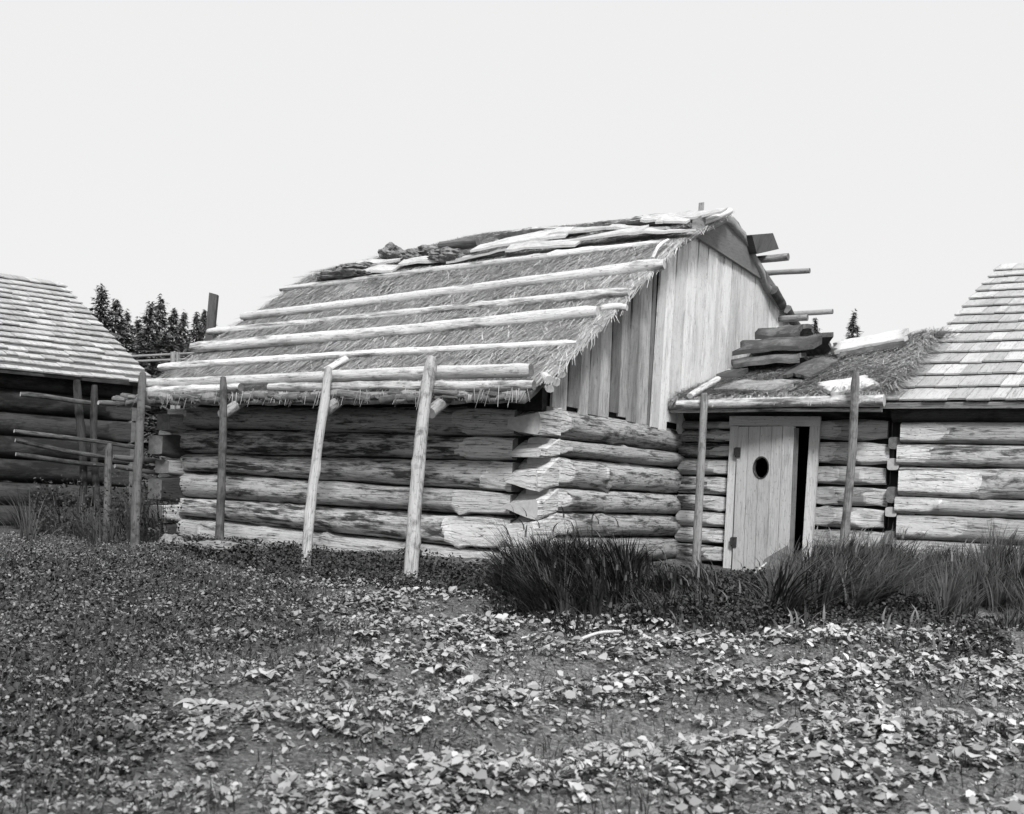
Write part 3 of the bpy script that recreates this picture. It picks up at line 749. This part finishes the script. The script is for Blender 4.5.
# ------------------------------------------------------------------ shingled houses
def shingles(E0, along, length, up_dir, slope_len, courses, mat_rnd=(0, 1), w=(.12, .28), th=.02):
    """E0 eave corner; along unit vector of eave; up_dir unit vector up the slope."""
    m = MB(); n = along.cross(up_dir).normalized()
    if n.z < 0: n = -n
    ex = slope_len/courses
    for c in range(courses):
        x = -random.random()*.1
        while x < length:
            ww = random.uniform(*w); x0, x1 = max(0, x), min(length, x+ww-.006)
            if x1-x0 > .02:
                j = random.uniform(-.03, .014)
                o = E0+along*x0+up_dir*(c*ex+j); l = random.uniform(0, .008)
                q = [o+n*(.03+l), o+along*(x1-x0)+n*(.03+l), o+along*(x1-x0)+up_dir*ex*1.25+n*.004, o+up_dir*ex*1.25+n*.004]
                m.hexa(q+[p+n*th*(1 if k < 2 else .35) for k, p in enumerate(q)], rnd=random.uniform(*mat_rnd), la=1)
            x += ww
    return m
# right-hand house
rhouse = thing('shingled_log_house', 'right-hand squared-log house with pale shingled roof, cut off by the picture edge', 'house', W(-5.2, 7, 0))
zh = [1.72, 1.47, 1.22, .88, .68, .4, .12, -.15]
for i in range(7):
    m = MB(); h = (zh[i]-zh[i+1])/2
    m.log(W(-2.85+.03*(i % 2), B1+.05, (zh[i]+zh[i+1])/2), W(-8.2, B1+.05, (zh[i]+zh[i+1])/2), .17, h*.99, n=28, step=.06, seed=i*2.9, rough=.04, flat=.04, sqb=.75, hew0=.4+.5*random.random(), lim=.9, wed0=.95, knots=6)
    m.build('wall_log', LP, rhouse)
    m = MB(); zz = zh[i+1]+.02*random.random()
    m.log(W(-2.775, B1-.02-.05*random.random(), zz), W(-2.8, 12.5, zz), .07, h*.55, .12, h*.9, n=16, step=.2, seed=i, hew0=.4, lim=.9, sqb=.4)
    m.build('wall_log', [M['log_pale'], M['endpale'] if i % 2 else M['end']], rhouse)
m = MB(); m.log(W(-2.75, B1-.02, 1.83), W(-8.2, B1-.02, 1.85), .14, .12, n=14, seed=1); m.build('plate_log', [M['log_dark'], M['end']], rhouse)
m = MB(); m.box(W(-3., B1+.1, -.2), W(-5, 0, 0)-W(0,0,0), W(0, .05, 0)-W(0,0,0), (0,0,2.0)); m.build('chinking', M['chink'], rhouse)
ev = Vector((-A[0], -A[1], 0)); bv = Vector((B[0], B[1], 0))
sl = (4.31-1.93)/6.0; upd = (bv+Vector((0,0,sl))).normalized()
E0 = W(-2.66, 3.2, 1.90)
slen = 7.4*math.sqrt(1+sl*sl)
rt = MB(); nn = ev.cross(upd).normalized(); nn = nn if nn.z > 0 else -nn
q = [E0-nn*.06, E0+ev*5.6-nn*.06, E0+ev*5.6+upd*slen-nn*.06, E0+upd*slen-nn*.06]
rt.hexa(q+[p+nn*.062 for p in q]); 
R0 = E0+upd*slen; dnd = (bv-Vector((0,0,sl))).normalized()
n2 = Vector((-nn.x, -nn.y, nn.z)); n2 = dnd.cross(ev).normalized(); n2 = n2 if n2.z > 0 else -n2
q = [R0-n2*.06, R0+ev*5.6-n2*.06, R0+ev*5.6+dnd*3-n2*.06, R0+dnd*3-n2*.06]; rt.hexa(q+[p+n2*.062 for p in q])
rr = rt.build('roof', M['plank_grey'], rhouse)
shingles(E0, ev, 5.6, upd, slen, 15).build('shingles', M['shingle'], rr)
# gable side of that roof towards us (board triangle, mostly hidden)
m = MB(); z0 = 1.75
m.hexa([W(-2.9, 3.5, z0), W(-2.9, 10.6, z0), W(-2.95, 10.6, z0), W(-2.95, 3.5, z0), W(-2.9, 3.5, 1.92), W(-2.9, 10.4, 4.4), W(-2.95, 10.4, 4.4), W(-2.95, 3.5, 1.92)]); m.build('gable_boards', M['plank_grey'], rhouse)

# left-hand house
lh0 = ony(157, 386, 17.); e_ = Vector((-math.sin(rad(49)), -math.cos(rad(49)), 0)); v_ = Vector((-math.cos(rad(49)), math.sin(rad(49)), 0))
# ridge: pixel (62, 284) in the vertical plane through lh0 and v_
d = Vector(ray(62, 284)); nrm = Vector((v_.y, -v_.x, 0))
k = (lh0-Vector((0,0,CZ))).dot(nrm)/d.dot(nrm); rg = Vector((0,0,CZ))+d*k
run = (rg-lh0).to_2d().length; rise = rg.z-lh0.z
lhouse = thing('shingled_log_house', 'left-hand dark log house with steep shingled roof behind the rail fence', 'house', Vector((lh0.x, lh0.y, 0))+e_*3+v_*2)
upl = (v_*run+Vector((0,0,rise))).normalized(); sl_ = math.hypot(run, rise)
m = shingles(lh0, e_, 7., upl, sl_, 17, w=(.14, .32))
rt = MB(); nn = e_.cross(upl).normalized(); nn = nn if nn.z > 0 else -nn
q = [lh0-nn*.03, lh0+e_*7-nn*.03, lh0+e_*7+upl*sl_-nn*.06, lh0+upl*sl_-nn*.06]; rt.hexa(q+[p+nn*.062 for p in q])
R0 = lh0+upl*sl_; dl = (v_*run-Vector((0,0,rise))).normalized(); n2 = e_.cross(dl).normalized(); n2 = n2 if n2.z > 0 else -n2
q = [R0-n2*.06, R0+e_*7-n2*.06, R0+e_*7+dl*sl_-n2*.06, R0+dl*sl_-n2*.06]; rt.hexa(q+[p+n2*.062 for p in q])
rr = rt.build('roof', M['plank_dark'], lhouse); m.build('shingles', M['shingle'], rr)
base = Vector((lh0.x, lh0.y, 0))+e_*.25+v_*.35; zt = lh0.z+.1
for i in range(7):
    h = zt/7; m = MB(); z = zt-h*(i+.5)
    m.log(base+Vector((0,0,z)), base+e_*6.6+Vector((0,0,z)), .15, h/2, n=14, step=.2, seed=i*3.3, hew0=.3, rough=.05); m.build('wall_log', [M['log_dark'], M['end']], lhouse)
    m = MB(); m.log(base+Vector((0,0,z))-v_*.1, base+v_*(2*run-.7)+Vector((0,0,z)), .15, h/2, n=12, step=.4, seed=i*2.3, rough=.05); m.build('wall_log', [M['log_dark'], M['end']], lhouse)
m = MB(); a_ = base+Vector((0,0,zt)); b_ = base+v_*(2*run-.7)+Vector((0,0,zt)); t_ = base+v_*(run-.35)+Vector((0,0,zt+rise*.93))
i0 = [m.vert(p) for p in (a_, b_, t_)]; i1 = [m.vert(p+e_*.05) for p in (a_, b_, t_)]
m.face(i0); m.face(i1[::-1])
for k in range(3): m.face((i0[k], i1[k], i1[(k+1) % 3], i0[(k+1) % 3]))
m.build('gable_boards', M['plank_dark'], lhouse)

# ------------------------------------------------------------------ rail fences
fence = thing('rail_fence', 'old pole rail fence with sagging rails in front of the left dark house', 'fence', ground_at(108, 520))
def fpole(p, q, y0, y1, r, mat, name='rail'):
    m = MB(); m.log(ony(*p, y0), ony(*q, y1), r, r, r*.9, r*.9, n=9, rough=.1, bend=.03, seed=p[1]*.3+p[0], knots=3, endtaper=.2)
    m.build(name, [M[mat], M['endpale']], fence)
fpole((20, 395), (91, 402), 13.9, 14.4, .032, 'rail'); fpole((99, 402), (150, 408), 14.3, 14.8, .032, 'rail')
fpole((15, 430), (140, 449), 13.7, 14.7, .026, 'rail'); fpole((15, 441), (105, 457), 13.8, 14.4, .028, 'rail'); fpole((114, 456), (168, 464), 14.5, 15, .035, 'rail')
fpole((15, 455), (104, 465), 13.8, 14.4, .03, 'post_dark'); fpole((116, 467), (165, 473), 14.5, 15, .03, 'rail')
fpole((80, 380), (80, 520), 14.5, 14.5, .05, 'log_dark', 'fence_post'); fpole((96, 385), (96, 520), 14.6, 14.6, .045, 'log_dark', 'fence_post')
fpole((108, 443), (108, 556), 14.4, 14.4, .045, 'rail', 'fence_post')
ff = thing('rail_fence', 'distant thin pole fence below the spruces, seen above the eave poles', 'fence', ony(172, 420, 27))
def fp2(p, q, r):
    m = MB(); m.log(ony(*p, 27), ony(*q, 27), r, r, n=7, step=.3, rough=.1, seed=p[1]); m.build('rail' if abs(p[0]-q[0]) > 9 else 'fence_post', [M['post'], M['end']], ff)
fp2((120, 357), (215, 352), .03); fp2((120, 362), (215, 358), .03)
fp2((173, 352), (173, 440), .06); fp2((178, 352), (178, 440), .05); fp2((130, 353), (130, 440), .05)
# chimney behind the house
p0 = ony(199, 420, 19.5); p1 = ony(214, 295, 19.5)
m = MB(); w = .06
d = (p1-p0); 
m.hexa([p0+Vector((-w,-w,-1)), p0+Vector((w,-w,-1)), p0+Vector((w,w,-1)), p0+Vector((-w,w,-1)), p1+Vector((-w*1.1,-w,.03)), p1+Vector((w*1.1,-w,0)), p1+Vector((w*1.1,w,0)), p1+Vector((-w*1.1,w,.03))], rnd=.1)
tag(m.build('chimney_pipe', M['plank_dark']), 'narrow dark wooden chimney standing just beyond the left end of the thatch', 'chimney')

# ------------------------------------------------------------------ spruces
def spruce(px, py, Y, wpx, lab, seed, grp='spruces behind the houses'):
    rs = np.random.default_rng(seed); tip = ony(px, py, Y); H = tip.z+.6; R = wpx*Y/F*2.1
    t = thing('spruce_tree', lab, 'tree', Vector((tip.x, tip.y, -.3)), grp)
    m = MB(); m.log((tip.x, tip.y, -.3), (tip.x, tip.y, tip.z-.3), H*.016, H*.016, .02, .02, n=7, step=1., seed=seed); m.build('trunk', [M['log_dark'], M['end']], t)
    V = []
    nw = int(H*6)
    for k in range(nw):
        f = k/nw; z = tip.z-f*(H-1.2)*.92
        rr = R*min(1, (.05+1.15*f**.8))*rs.uniform(.7, 1.12)
        for j in range(rs.integers(10, 14)):
            an = rs.uniform(0, 2*math.pi); ln = rr*rs.uniform(.55, 1.15); dr = np.array([math.cos(an), math.sin(an)])
            nseg = max(2, int(ln/.26))
            for s_ in range(nseg):
                u = (s_+.6)/nseg*ln
                c = np.array([tip.x+dr[0]*u, tip.y+dr[1]*u, z-.3*u+.08*u*u/max(R, .3)+rs.normal(0, .12)])
                for _ in range(3):
                    a2 = an+rs.normal(0, .9); l2 = rs.uniform(.2, .5)*(.35+.65*min(1, rr/1.2))
                    e = np.array([math.cos(a2)*l2, math.sin(a2)*l2, rs.uniform(-.16, .04)])
                    sd = np.array([-math.sin(a2), math.cos(a2), rs.normal(0, .6)])*rs.uniform(.03, .075)*(.4+.6*min(1, rr/1.2))
                    V.append([c-sd, c+sd, c+e+sd*.3, c+e-sd*.3])
        if k < 2: V.append([[tip.x-.04, tip.y, tip.z-.5], [tip.x+.04, tip.y, tip.z-.5], [tip.x+.01, tip.y, tip.z+.1], [tip.x-.01, tip.y, tip.z+.1]])
    m = MB(); V = np.array(V); m.arr(V, 4, rs.uniform(0, 1, len(V))); m.build('crown', M['needle'], t)
TR = [(102, 289, 52, 24, 'leftmost dark spruce, its tip rising beside the left shingled roof'), (116, 302, 54, 20, 'spruce with rounded shoulder just right of the leftmost spruce'),
      (127, 314, 56, 18, 'lower spruce filling the dip between the two dark spruce clumps'), (150, 306, 50, 20, 'blunt-topped spruce on the left side of the middle clump'),
      (161, 300, 52, 22, 'tallest spruce of the middle clump, with a sharp tip'), (174, 311, 53, 18, 'spruce with narrow tip right of the tallest middle spruce'),
      (184, 314, 55, 15, 'small pointed spruce left of the dark chimney'), (197, 316, 54, 14, 'pointed spruce touching the left edge of the dark chimney'), (204, 313, 57, 13, 'thin spruce tip directly behind the dark chimney'),
      (88, 318, 56, 22, 'spruce mostly hidden behind the left shingled roof'), (138, 322, 58, 20, 'dark spruce low between the two clumps, behind the fence'), (214, 328, 56, 15, 'low spruce right of the dark chimney behind the thatch'),
      (148, 452, 34, 34, 'low dark spruce glimpsed between the rail fence and the log house corner'), (854, 315, 62, 15, 'small pointed spruce tip showing above the low thatched roof'), (815, 320, 70, 14, 'little spruce tip beside the gable end, by the lowest pole end')]
for i, (px, py, Y, w, lab) in enumerate(TR): spruce(px, py, Y, w, lab, 40+i)

# ------------------------------------------------------------------ grass and garden plants (uncountable ground cover)
def blades(P, h, lean, wid, nseg=4, az0=None, azs=1.6, rnd=None):
    """P (N,3) roots; curved tapering blades."""
    N = len(P); az = RNG.uniform(0, 2*math.pi, N) if az0 is None else RNG.normal(az0, azs, N)
    d = np.stack([np.cos(az), np.sin(az)], 1); s = np.stack([-np.sin(az), np.cos(az)], 1)
    out = []; prev = None
    for k in range(nseg+1):
        t = k/nseg; off = lean*h*t**2.0
        z = h*(t-.25*np.minimum(1.4, lean)*t**2.2)
        c = np.stack([P[:,0]+d[:,0]*off, P[:,1]+d[:,1]*off, P[:,2]+z], 1)
        w = wid*(1-t**1.6)*.5+.0006
        l = c.copy(); r = c.copy(); l[:,:2] -= s*w[:,None]; r[:,:2] += s*w[:,None]
        if prev is not None: out.append(np.stack([prev[0], prev[1], r, l], 1))
        prev = (l, r)
    rr = RNG.uniform(0, 1, N) if rnd is None else rnd
    return np.concatenate(out, 0), np.tile(rr, nseg)
def poly_pts(poly, N):
    """random ground points inside a polygon of photo pixels lying on the ground"""
    Q = np.array([tuple(ground_at(*p))[:2] for p in poly]); lo, hi = Q.min(0), Q.max(0); out = []
    while len(out) < N:
        X = RNG.uniform(lo, hi, (N, 2)); ins = np.zeros(N, bool); j = len(Q)-1
        for i in range(len(Q)):
            c = ((Q[i,1] > X[:,1]) != (Q[j,1] > X[:,1])) & (X[:,0] < (Q[j,0]-Q[i,0])*(X[:,1]-Q[i,1])/(Q[j,1]-Q[i,1]+1e-9)+Q[i,0]); ins ^= c; j = i
        out += X[ins].tolist()
    out = out[:N]
    return np.array([(x, y, gz(x, y)-.01) for x, y in out])
def clump_w(P, sc=1.7):
    return np.array([.5+.5*nz(x*sc, y*sc, 11) for x, y, _ in P])
def grass(polys, name, nseg=5, heads=0):
    """tufts: every tuft is a spray of arching blades with a height and a bend of its own"""
    m = MB()
    for poly, NT_, per, hm, lean, wid, az0 in polys:
        T = poly_pts(poly, NT_); th = hm*(.45+.9*clump_w(T, 1.3))*RNG.uniform(.6, 1.25, NT_); ta = RNG.normal(az0, .7, NT_); tb = RNG.beta(1.2, 2.4, NT_)
        P = np.repeat(T, per, 0); N = len(P); r_ = np.abs(RNG.normal(0, .075, N)); an = RNG.uniform(0, 2*math.pi, N)
        P[:, 0] += np.cos(an)*r_; P[:, 1] += np.sin(an)*r_
        bx = np.cos(an)*.8+np.cos(np.repeat(ta, per))*.9; by = np.sin(an)*.8+np.sin(np.repeat(ta, per))*.9
        h = np.repeat(th, per)*RNG.uniform(.45, 1.15, N); az = np.arctan2(by, bx)
        ln = np.clip(lean*(.35+r_/.075*.45)*RNG.uniform(.5, 1.6, N), .05, 1.5)
        rr = np.clip(np.repeat(tb, per)*.3+RNG.beta(.55, 3.6, N)*.85, 0, 1)
        V, r = blades(P, h, ln, RNG.uniform(wid*.5, wid*1.15, N), nseg, az0=az, azs=.05, rnd=rr); m.arr(V, 4, r)
        if heads:                                             # ripe stems with pale seed heads
            S_ = P[RNG.integers(0, N, heads)]; hh = hm*RNG.uniform(.9, 1.45, heads); aa = RNG.normal(az0, .8, heads); l2 = RNG.uniform(.12, .5, heads)
            V, r = blades(S_, hh, l2, np.full(heads, .005), nseg, az0=aa, azs=.01, rnd=RNG.uniform(.5, .9, heads)); m.arr(V, 4, r)
            tip = np.stack([S_[:,0]+np.cos(aa)*l2*hh*.8, S_[:,1]+np.sin(aa)*l2*hh*.8, S_[:,2]+hh*(.9-.25*l2*.78)], 1)
            V, r = blades(tip, np.full(heads, .13), l2+.5, np.full(heads, .018), 3, az0=aa, azs=.05, rnd=RNG.uniform(.7, 1., heads)); m.arr(V, 4, r)
    o = m.build(name, M['grass']); tag(o, kind='stuff'); return o
o = grass([([(505, 612), (545, 622), (590, 625), (625, 615), (630, 578), (560, 570), (508, 588)], 105, 58, .54, .85, .019, 3.6),
           ([(625, 622), (680, 626), (705, 620), (715, 590), (640, 572)], 60, 40, .3, .8, .016, 3.4),
           ([(495, 605), (486, 596), (500, 576), (560, 572), (545, 600)], 26, 34, .26, .8, .016, 3.3), ([(480, 622), (560, 640), (660, 642), (720, 645), (760, 636), (690, 622), (560, 622), (490, 606)], 40, 22, .13, .9, .012, 3.6)], 'tall_grass', heads=26)
tag(o, 'dark clump of tall arching grass growing before the log corner and gable wall', 'grass')
o = grass([([(690, 628), (735, 634), (775, 622), (785, 580), (730, 580), (690, 585)], 70, 34, .14, .7, .013, 3.2),
           ([(775, 622), (830, 616), (900, 612), (900, 578), (850, 572), (800, 580), (778, 590)], 185, 60, .46, .9, .019, .3),
           ([(895, 618), (940, 632), (1010, 655), (1260, 660), (1260, 585), (960, 574), (900, 576)], 270, 52, .45, .65, .017, .6), ([(770, 640), (900, 632), (985, 668), (960, 690), (900, 650), (780, 650)], 30, 22, .13, .9, .012, .6)], 'tall_grass', heads=22)
tag(o, 'tall dark grass growing before the plank door and the right-hand house', 'grass')
o = grass([([(10, 540), (60, 548), (130, 548), (160, 540), (150, 515), (60, 512), (10, 512)], 160, 36, .6, .6, .012, 3.)], 'weeds')
tag(o, 'dark rank weeds growing along the rail fence at the left', 'weeds')

LF = np.array([(0, 1, 4, 3), (1, 2, 5, 4), (3, 4, 7, 6), (4, 5, 8, 7), (6, 7, 10, 9), (7, 8, 11, 10)])
def leaves(m, P, size, rnd, az=None, tilt=.55, tilt0=0.):
    """cupped, drooping leaves added to mesh builder m"""
    N = len(P); az = RNG.uniform(0, 2*math.pi, N) if az is None else az; ti = RNG.normal(tilt0, tilt, N)
    d = np.stack([np.cos(az)*np.cos(ti), np.sin(az)*np.cos(ti), np.sin(ti)], 1)
    s = np.stack([-np.sin(az), np.cos(az), RNG.normal(0, .4, N)], 1); s /= np.linalg.norm(s, axis=1)[:, None]
    n = np.cross(d, s); n *= np.sign(n[:, 2:3]+1e-6)
    L_ = size[:, None]; wd = RNG.uniform(.3, .52, N)[:, None]; cup = RNG.uniform(-.05, .22, N)[:, None]; dr = RNG.uniform(.05, .4, N)[:, None]
    V = []
    for t, w in ((0., .12), (.3, .95), (.68, .85), (1., .1)):
        c = P+d*L_*t-n*L_*dr*(t-.25)**2; j = (1+RNG.normal(0, .15, N))[:, None]
        V += [c-s*L_*wd*w*j+n*L_*cup*w, c+n*L_*.02, c+s*L_*wd*w*j+n*L_*cup*w]
    V = np.stack(V, 1).reshape(-1, 3); b = len(m.v); k = 12
    m.v.extend(map(tuple, V.tolist())); m.hew.extend([0.]*(N*k)); m.rnd.extend(np.repeat(rnd, k).tolist())
    Fc = (LF[None]+(np.arange(N)*k)[:, None, None]+b).reshape(-1, 4)
    m.f.extend(map(tuple, Fc.tolist())); m.uv.extend([[(0., 0.), (1., 0.), (1., 1.), (0., 1.)]]*len(Fc)); m.mi.extend([0]*len(Fc)); m.sm.extend([True]*len(Fc))
def gpts(x0, x1, y0, y1, N, dens):
    out = []
    while len(out) < N:
        X = np.stack([RNG.uniform(x0, x1, 4000), RNG.uniform(y0, y1, 4000)], 1)
        for x, y in X:
            if abs(x) < y*.68+.3 and random.random() < dens(x, y): out.append((x, y, gz(x, y)))
            if len(out) >= N: break
    return np.array(out)
def edge_y(x):                        # where garden gives way to rank grass
    return np.interp(x, [-7, -5, -3.2, -1.8, -.6, 0, .6, 1.5, 2.2, 3.0, 3.6, 4.5], [13.2, 13, 11.8, 10.6, 10.2, 9.2, 8.7, 8.6, 8.9, 8.9, 8.5, 8.2])
def dens_big(x, y):
    if y > edge_y(x): return 0
    ph = (y-x*.42)+.35*nz(x*.5, y*.5, 3)
    row = .5+.5*math.sin(ph*2*math.pi/1.15)
    k = .04+.96*max(0., row*.9+.9*nz(x*1.3, y*1.3, 21)-.12)
    return min(1, k)*(.25+.75*ss(x, -3.2, .5))
m = MB()
P0 = gpts(-6.5, 7, 3.2, 12, 6600, dens_big); K = RNG.integers(5, 10, len(P0)); P = np.repeat(P0, K, 0)
psz = RNG.uniform(.45, 1.15, len(P0))*np.array([.55+.45*ss(x, -3.2, .5) for x, _, _ in P0]); psz = np.repeat(psz, K)
az_ = RNG.uniform(0, 2*math.pi, len(P)); rr_ = RNG.uniform(.0, .05, len(P))*psz
P[:, 0] += np.cos(az_)*rr_; P[:, 1] += np.sin(az_)*rr_; P[:, 2] += (RNG.uniform(.01, .075, len(P)))*psz
pl = np.repeat(RNG.uniform(.15, .75, len(P0)), K)
lr = np.clip(pl+RNG.normal(0, .13, len(P)), 0, 1)*np.array([.4+.6*ss(x, -3., 1.) for x, _, _ in P])
leaves(m, P, RNG.uniform(.03, .066, len(P))*psz, lr, az=az_, tilt0=-.1, tilt=.35)
o = m.build('garden_leaves', M['leaf']); tag(o, 'pale broad-leaved plants covering the garden rows', 'garden plants', kind='stuff')
m = MB()
def dens_small(x, y):
    if y > edge_y(x)+.4: return 0
    return min(1, .35+.8*max(-.3, nz(x*1.8, y*1.8, 31)))
P = gpts(-7.5, 8, 3.0, 13, 62000, dens_small); P[:, 2] += RNG.uniform(.0, .05, len(P))
leaves(m, P, RNG.uniform(.008, .03, len(P)), RNG.beta(1.2, 2.4, len(P))*np.array([.45+.55*ss(x, -3., 1.) for x, _, _ in P]))
o = m.build('ground_litter', M['leaf']); tag(o, 'small weeds and litter strewn over the garden soil', 'weeds', kind='stuff')
# low weeds along the long wall and in the furrows
m = MB()
for poly, N, hm in (([(160, 552), (230, 566), (300, 585), (410, 596), (500, 612), (515, 578), (400, 560), (250, 548), (165, 545)], 16000, .13),
                    ([(-90, 556), (160, 556), (300, 590), (330, 640), (120, 670), (-90, 650)], 13000, .06), ([(-60, 650), (120, 670), (200, 720), (120, 800), (-60, 800)], 5000, .04),
                    ([(490, 612), (640, 632), (760, 640), (900, 625), (985, 675), (1015, 655), (900, 600), (640, 600)], 16000, .14),
                    ([(30, 548), (165, 548), (185, 540), (160, 512), (30, 510)], 14000, .62), ([(690, 612), (790, 600), (790, 575), (690, 585)], 4000, .09), ([(650, 590), (790, 594), (790, 570), (650, 566)], 7000, .07)):
    P = poly_pts(poly, N); cw = clump_w(P, 2.6)
    P[:, 2] += RNG.uniform(0, 1, N)**1.4*hm*(.2+1.5*cw); leaves(m, P, RNG.uniform(.016, .042, N), RNG.beta(1.2, 2.6, N), tilt=.8)
o = m.build('low_weeds', M['weed']); tag(o, 'dark low weeds at the foot of the log walls', 'weeds', kind='stuff')
m = MB()
P = gpts(-6.5, 6, 3.2, 12, 15000, lambda x, y: 0 if y > edge_y(x) else min(1, max(.05, .4+nz(x*1.1, y*1.1, 51)*1.6)))
V, r = blades(P, RNG.uniform(.03, .12, len(P)), RNG.uniform(.1, .9, len(P)), RNG.uniform(.004, .008, len(P)), 2, rnd=RNG.beta(1.3, 1.8, len(P))); m.arr(V, 4, r)
o = m.build('short_grass', M['weed']); tag(o, 'short grass and sprouts between the garden rows', 'grass', kind='stuff')
# one big-leaved plant and a few others that stand out
def plant(px, py, n, size, lab):
    p = ground_at(px, py); t = thing('broad_leaf_plant', lab, 'plant', p, 'big-leaved plants in the garden')
    for k in range(n):
        an = k*2.4+px; l = size*random.uniform(.7, 1.1); d = Vector((math.cos(an), math.sin(an), 0)); s = Vector((-d.y, d.x, 0))
        m = MB(); g = []
        for i in range(7):
            u = i/6; w = l*.42*math.sin(math.pi*(.08+.88*u)**.8)
            c = p+d*(.03+l*u*.9)+Vector((0, 0, .04+l*(.5*u-.5*u*u)*random.uniform(.95, 1.05)))
            g.append([m.vert(c+s*w*v+Vector((0,0,abs(v)*w*.35)), 0, (.62, .4, .52, .3)[k % 4]) for v in (-1, -.5, 0, .5, 1)])
        for i in range(6):
            for j in range(4): m.face((g[i][j], g[i+1][j], g[i+1][j+1], g[i][j+1]), None, 0, True)
        m.build('leaf', M['leaf'], t)
plant(205, 716, 9, .13, 'large pale rosette of broad leaves alone at the lower left of the garden')
plant(262, 684, 7, .1, 'leafy plant behind and right of the large pale rosette')
plant(450, 676, 8, .085, 'leafy plant near the middle of the garden, in the first pale row')
plant(365, 640, 8, .085, 'leafy plant below the thickest leaning pole')
plant(850, 632, 8, .085, 'leafy plant heading the upper right garden row before the tall grass')
plant(925, 642, 8, .085, 'leafy plant at the far right end of the upper garden row')
# stones
for px, py, r, lab in ((755, 720, .055, 'pale smooth stone in the lower right garden row'), (217, 553, .24, 'broad flat stone at the foot of the long wall between two dark poles'),
                       (500, 570, .1, 'pale angular stone before the foot of the log corner'), (478, 566, .09, 'low grey stone left of the log corner stone'),
                       (262, 552, .1, 'small stone among weeds under the long wall'), (283, 549, .09, 'rounded stone under the long wall, left of the middle pole'),
                       (830, 702, .05, 'small white stone in the furrow of the right garden rows'), (880, 660, .04, 'tiny white stone on the dark soil at right'),
                       (172, 548, .16, 'upright stone under the left corner of the log house'), (620, 655, .05, 'small pale stone in the middle of the garden'), (180, 606, .03, 'tiny white pebble alone on the dark soil at left')):
    p = ground_at(px, py)
    tag(lump('stone', M['stone'], p+Vector((0, 0, r*.25)), r, r*.8, r*.5 if r < .2 else r*.25, px*.13, rot=px), lab, 'stone', 'stones on the garden ground')
for p, q, lab in (((582, 648), (618, 640), 'pale crooked stick lying level across the middle garden row'), ((640, 644), (651, 658), 'short pale stick lying slantwise below the tall grass')):
    m = MB(); m.log(ground_at(*p)+Vector((0,0,.06)), ground_at(*q)+Vector((0,0,.06)), .012, .012, n=8, bend=.02, step=.03, seed=p[0]); tag(m.build('stick', [M['pole'], M['endpale']]), lab, 'stick')

# ------------------------------------------------------------------ light, sky, camera
el, azm = rad(42), rad(172)                     # sun behind the camera, through cloud
w = bpy.data.worlds.new('World'); S.world = w; w.use_nodes = True; t = w.node_tree; t.nodes.clear()
sky = t.nodes.new('ShaderNodeTexSky'); sky.sky_type = 'NISHITA'; sky.sun_disc = False; sky.sun_elevation = el; sky.sun_rotation = azm
bw = t.nodes.new('ShaderNodeRGBToBW'); mx = t.nodes.new('ShaderNodeMix'); mx.data_type = 'RGBA'; mx.inputs[0].default_value = .92
bg = t.nodes.new('ShaderNodeBackground'); out = t.nodes.new('ShaderNodeOutputWorld')
tc = t.nodes.new('ShaderNodeTexCoord'); sx = t.nodes.new('ShaderNodeSeparateXYZ'); mr = t.nodes.new('ShaderNodeMapRange'); cb = t.nodes.new('ShaderNodeCombineColor')
t.links.new(tc.outputs['Generated'], sx.inputs[0]); t.links.new(sx.outputs['Z'], mr.inputs['Value'])
mr.inputs['From Min'].default_value = .45; mr.inputs['From Max'].default_value = 1.; mr.inputs['To Min'].default_value = 9.35; mr.inputs['To Max'].default_value = 19.   # cloud cover, brighter overhead
for k in range(3): t.links.new(mr.outputs[0], cb.inputs[k])
t.links.new(sky.outputs[0], bw.inputs[0]); t.links.new(bw.outputs[0], mx.inputs[6]); t.links.new(cb.outputs[0], mx.inputs[7])
t.links.new(mx.outputs[2], bg.inputs[0]); bg.inputs[1].default_value = .0525
t.links.new(bg.outputs[0], out.inputs[0])
sd = bpy.data.lights.new('Sun', 'SUN'); sd.energy = 2.4; sd.angle = rad(12); so = bpy.data.objects.new('Sun', sd); COL.objects.link(so)
sv = Vector((math.sin(azm)*math.cos(el), math.cos(azm)*math.cos(el), math.sin(el)))
so.rotation_euler = (-sv).to_track_quat('-Z', 'Y').to_euler(); so.location = sv*30
cd = bpy.data.cameras.new('Camera'); cam = bpy.data.objects.new('Camera', cd); COL.objects.link(cam)
cd.sensor_width = 36; cd.lens = F/1024*36; cd.shift_y = (CY-407)/1024; cd.clip_end = 2000; cd.clip_start = .05
cam.location = (0, 0, CZ); cam.rotation_mode = 'QUATERNION'
from mathutils import Matrix
c, s = math.cos(TH), math.sin(TH)
R = Matrix(((c, -s, 0), (0, 0, -1), (s, c, 0)))            # columns: right, up, backward
cam.rotation_quaternion = R.to_quaternion()
cd.dof.use_dof = True; cd.dof.focus_distance = 12.5; cd.dof.aperture_fstop = 4.
S.camera = cam
S.view_settings.view_transform = 'Standard'; S.view_settings.look = 'None'; S.view_settings.exposure = .9; S.view_settings.gamma = 1
